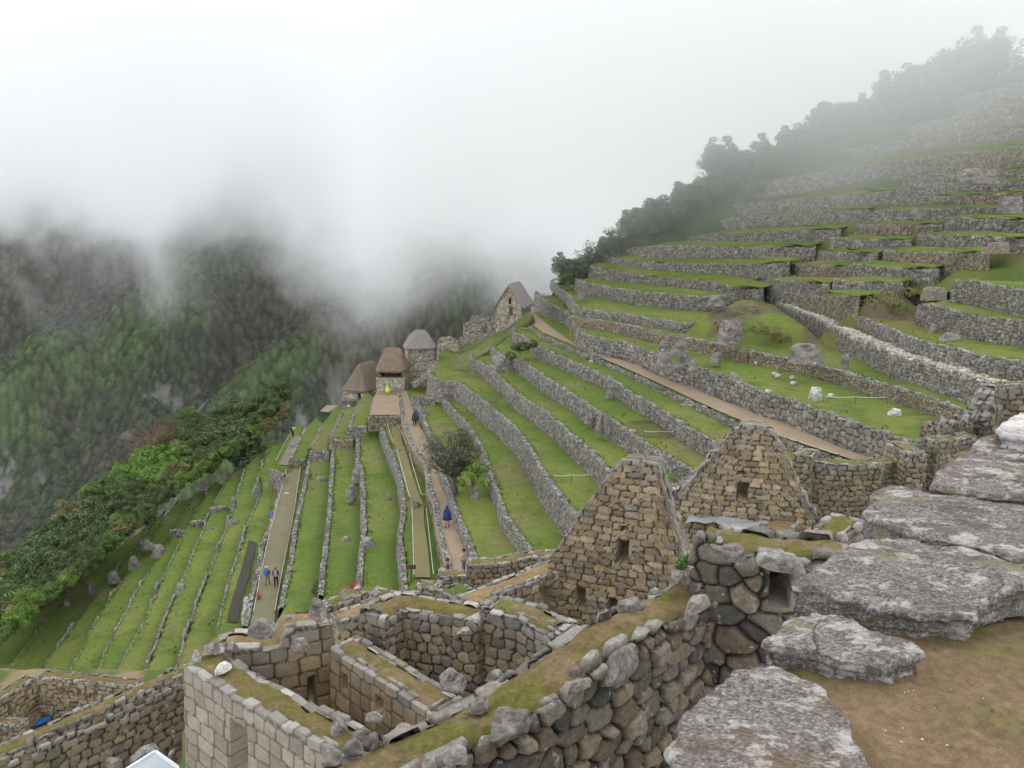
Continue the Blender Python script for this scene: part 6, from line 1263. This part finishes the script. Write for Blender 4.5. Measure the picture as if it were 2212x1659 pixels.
# crowns: cells about 6 m across, bulging
def crowns(S,seed):
    x,y=AX/S,AY/S; x0,y0=np.floor(x),np.floor(y); F1=np.full(x.shape,9.); ID=np.zeros(x.shape)
    for i in(-1,0,1):
        for j in(-1,0,1):
            cx_,cy_=x0+i,y0+j; px,py=cx_+.5+(_h(cx_,cy_,cx_*0,seed)-.5)*.9,cy_+.5+(_h(cx_,cy_,cx_*0+1,seed)-.5)*.9
            d=np.hypot(x-px,y-py)*(0.8+.5*_h(cx_,cy_,cx_*0+2,seed)); nb=d<F1; F1=np.where(nb,d,F1); ID=np.where(nb,_h(cx_,cy_,cx_*0+3,seed),ID)
    return F1,ID
F1,ID=crowns(5.2,4); F1b,IDb=crowns(10,9)
cliff=ss(.62,.67,fbm(AX/34,AY/24,1,5,21,.6))*ss(.25,.6,1-spur)*(AY<800)
bump=np.clip(1-(F1/.72)**2,0,1)*2.0*(.4+ID)+np.clip(1-(F1b/.7)**2,0,1)*2*IDb+(fbm(AX/2.4,AY/2.4,0,2,3)-.5)*2.2
AZ=AZ+bump*(1-cliff)+cliff*(fbm(AX/9,AY/5,0,4,5)-.5)*14
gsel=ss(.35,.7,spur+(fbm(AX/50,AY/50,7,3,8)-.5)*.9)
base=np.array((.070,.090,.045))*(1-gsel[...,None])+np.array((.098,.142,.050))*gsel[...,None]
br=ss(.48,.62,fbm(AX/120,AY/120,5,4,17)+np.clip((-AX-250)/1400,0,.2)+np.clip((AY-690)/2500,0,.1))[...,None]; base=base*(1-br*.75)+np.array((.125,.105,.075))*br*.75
base=base*(.62+.6*ID[...,None])*(.6+.8*fbm(AX/3,AY/3,0,3,4)[...,None])*(.45+.75*np.clip(1-(F1/.75)**2,0,1))[...,None]*.82  # colour darkens towards crown edges, painting in the shade of the gaps
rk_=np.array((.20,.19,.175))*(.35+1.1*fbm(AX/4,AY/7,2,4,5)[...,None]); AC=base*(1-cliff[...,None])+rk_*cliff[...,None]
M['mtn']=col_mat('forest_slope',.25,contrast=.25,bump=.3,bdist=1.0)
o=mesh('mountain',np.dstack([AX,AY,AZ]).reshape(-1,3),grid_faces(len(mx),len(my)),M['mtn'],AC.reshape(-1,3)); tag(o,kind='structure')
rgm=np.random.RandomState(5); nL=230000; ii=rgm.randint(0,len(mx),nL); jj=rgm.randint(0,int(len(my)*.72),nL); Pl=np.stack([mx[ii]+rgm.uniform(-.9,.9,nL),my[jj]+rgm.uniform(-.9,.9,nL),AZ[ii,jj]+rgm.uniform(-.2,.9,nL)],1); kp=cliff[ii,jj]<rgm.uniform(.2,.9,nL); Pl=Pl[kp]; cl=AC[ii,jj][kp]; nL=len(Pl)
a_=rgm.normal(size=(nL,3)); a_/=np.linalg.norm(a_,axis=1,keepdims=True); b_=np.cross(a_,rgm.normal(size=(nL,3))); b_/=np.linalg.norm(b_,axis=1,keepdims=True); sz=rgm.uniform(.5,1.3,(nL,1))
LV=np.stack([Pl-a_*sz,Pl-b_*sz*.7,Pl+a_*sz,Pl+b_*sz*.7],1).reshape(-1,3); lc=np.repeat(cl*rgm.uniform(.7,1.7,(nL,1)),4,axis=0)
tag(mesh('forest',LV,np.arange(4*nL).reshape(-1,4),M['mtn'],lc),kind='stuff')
# ------------------------------------------------ air: thin even haze, cloud banks in the valley, mist on the high terraces
def volume_box(name,lo,hi,density,color=(1,1,1),rate=None,aniso=.0):
    c=[(a+b)/2 for a,b in zip(lo,hi)]; d=[b-a for a,b in zip(lo,hi)]; o=MB().box(c,d).build(name,None); m=bpy.data.materials.new(name); m.use_nodes=True; t=m.node_tree; t.nodes.clear()
    out=t.nodes.new('ShaderNodeOutputMaterial'); v=t.nodes.new('ShaderNodeVolumePrincipled'); v.inputs['Color'].default_value=(*color,1); v.inputs['Anisotropy'].default_value=aniso; t.links.new(v.outputs[0],out.inputs['Volume'])
    if callable(density): t.links.new(density(t),v.inputs['Density'])
    else: v.inputs['Density'].default_value=density
    o.data.materials.append(m)
    if rate is not None: m.cycles.volume_step_rate=rate
    tag(o,kind='stuff'); return o
def mth(t,op,a,b=None,c=None,clamp=False):
    n=t.nodes.new('ShaderNodeMath'); n.operation=op; n.use_clamp=clamp
    for i,v in enumerate((a,b,c)):
        if v is None: continue
        if hasattr(v,'node'): t.links.new(v,n.inputs[i])
        else: n.inputs[i].default_value=v
    return n.outputs[0]
def sm(t,x,a,b):
    n=t.nodes.new('ShaderNodeMapRange'); n.interpolation_type='SMOOTHSTEP'; t.links.new(x,n.inputs['Value']); n.inputs['From Min'].default_value=a; n.inputs['From Max'].default_value=b; return n.outputs['Result']
def cloud_density(t):
    g=t.nodes.new('ShaderNodeNewGeometry'); sp=t.nodes.new('ShaderNodeSeparateXYZ'); t.links.new(g.outputs['Position'],sp.inputs[0]); X,Y,Z=sp.outputs
    n=noise_n(t,1/135.,4,.6,g.outputs['Position']); n.inputs['Distortion'].default_value=.4
    nz=mth(t,'MULTIPLY',mth(t,'SUBTRACT',n.outputs['Fac'],.5),CLOUD_A)
    # cloud base sinks towards the right, where the valley opens behind the huts
    zb=mth(t,'ADD',mth(t,'MULTIPLY',X,-.055),CLOUD_B); zb=mth(t,'ADD',zb,mth(t,'MULTIPLY',sm(t,X,-20,120),-28))
    h=mth(t,'ADD',mth(t,'SUBTRACT',Z,zb),nz); d=sm(t,h,0,CLOUD_T)
    near=sm(t,mth(t,'ADD',Y,mth(t,'MULTIPLY',sm(t,X,-50,50),260)),CLOUD_Y0,CLOUD_Y0+150)
    return mth(t,'MULTIPLY',mth(t,'MULTIPLY',d,near),CLOUD_D)
CLOUD_A,CLOUD_B,CLOUD_T,CLOUD_Y0,CLOUD_D=480.0,-50.0,100.0,420.0,.0145
volume_box('cloud',(-720,165,-190),(640,1060,330),cloud_density,(1,1,1),.36)
def mist_density(t):
    g=t.nodes.new('ShaderNodeNewGeometry'); sp=t.nodes.new('ShaderNodeSeparateXYZ'); t.links.new(g.outputs['Position'],sp.inputs[0]); X,Y,Z=sp.outputs
    n=noise_n(t,1/28.,3,.5,g.outputs['Position']); h=mth(t,'ADD',Z,mth(t,'MULTIPLY',mth(t,'SUBTRACT',n.outputs['Fac'],.5),26)); h=mth(t,'ADD',h,mth(t,'MULTIPLY',mth(t,'SUBTRACT',Y,110),.30)); h=mth(t,'SUBTRACT',h,mth(t,'MULTIPLY',mth(t,'SUBTRACT',X,45),.12))
    return mth(t,'MULTIPLY',sm(t,h,-8,28),.026)
volume_box('mist',(-30,70,-20),(125,162,60),mist_density,(1,1,1),.8)
volume_box('haze',(-900,-12,-420),(900,1200,300),.00004,(.93,.96,1))
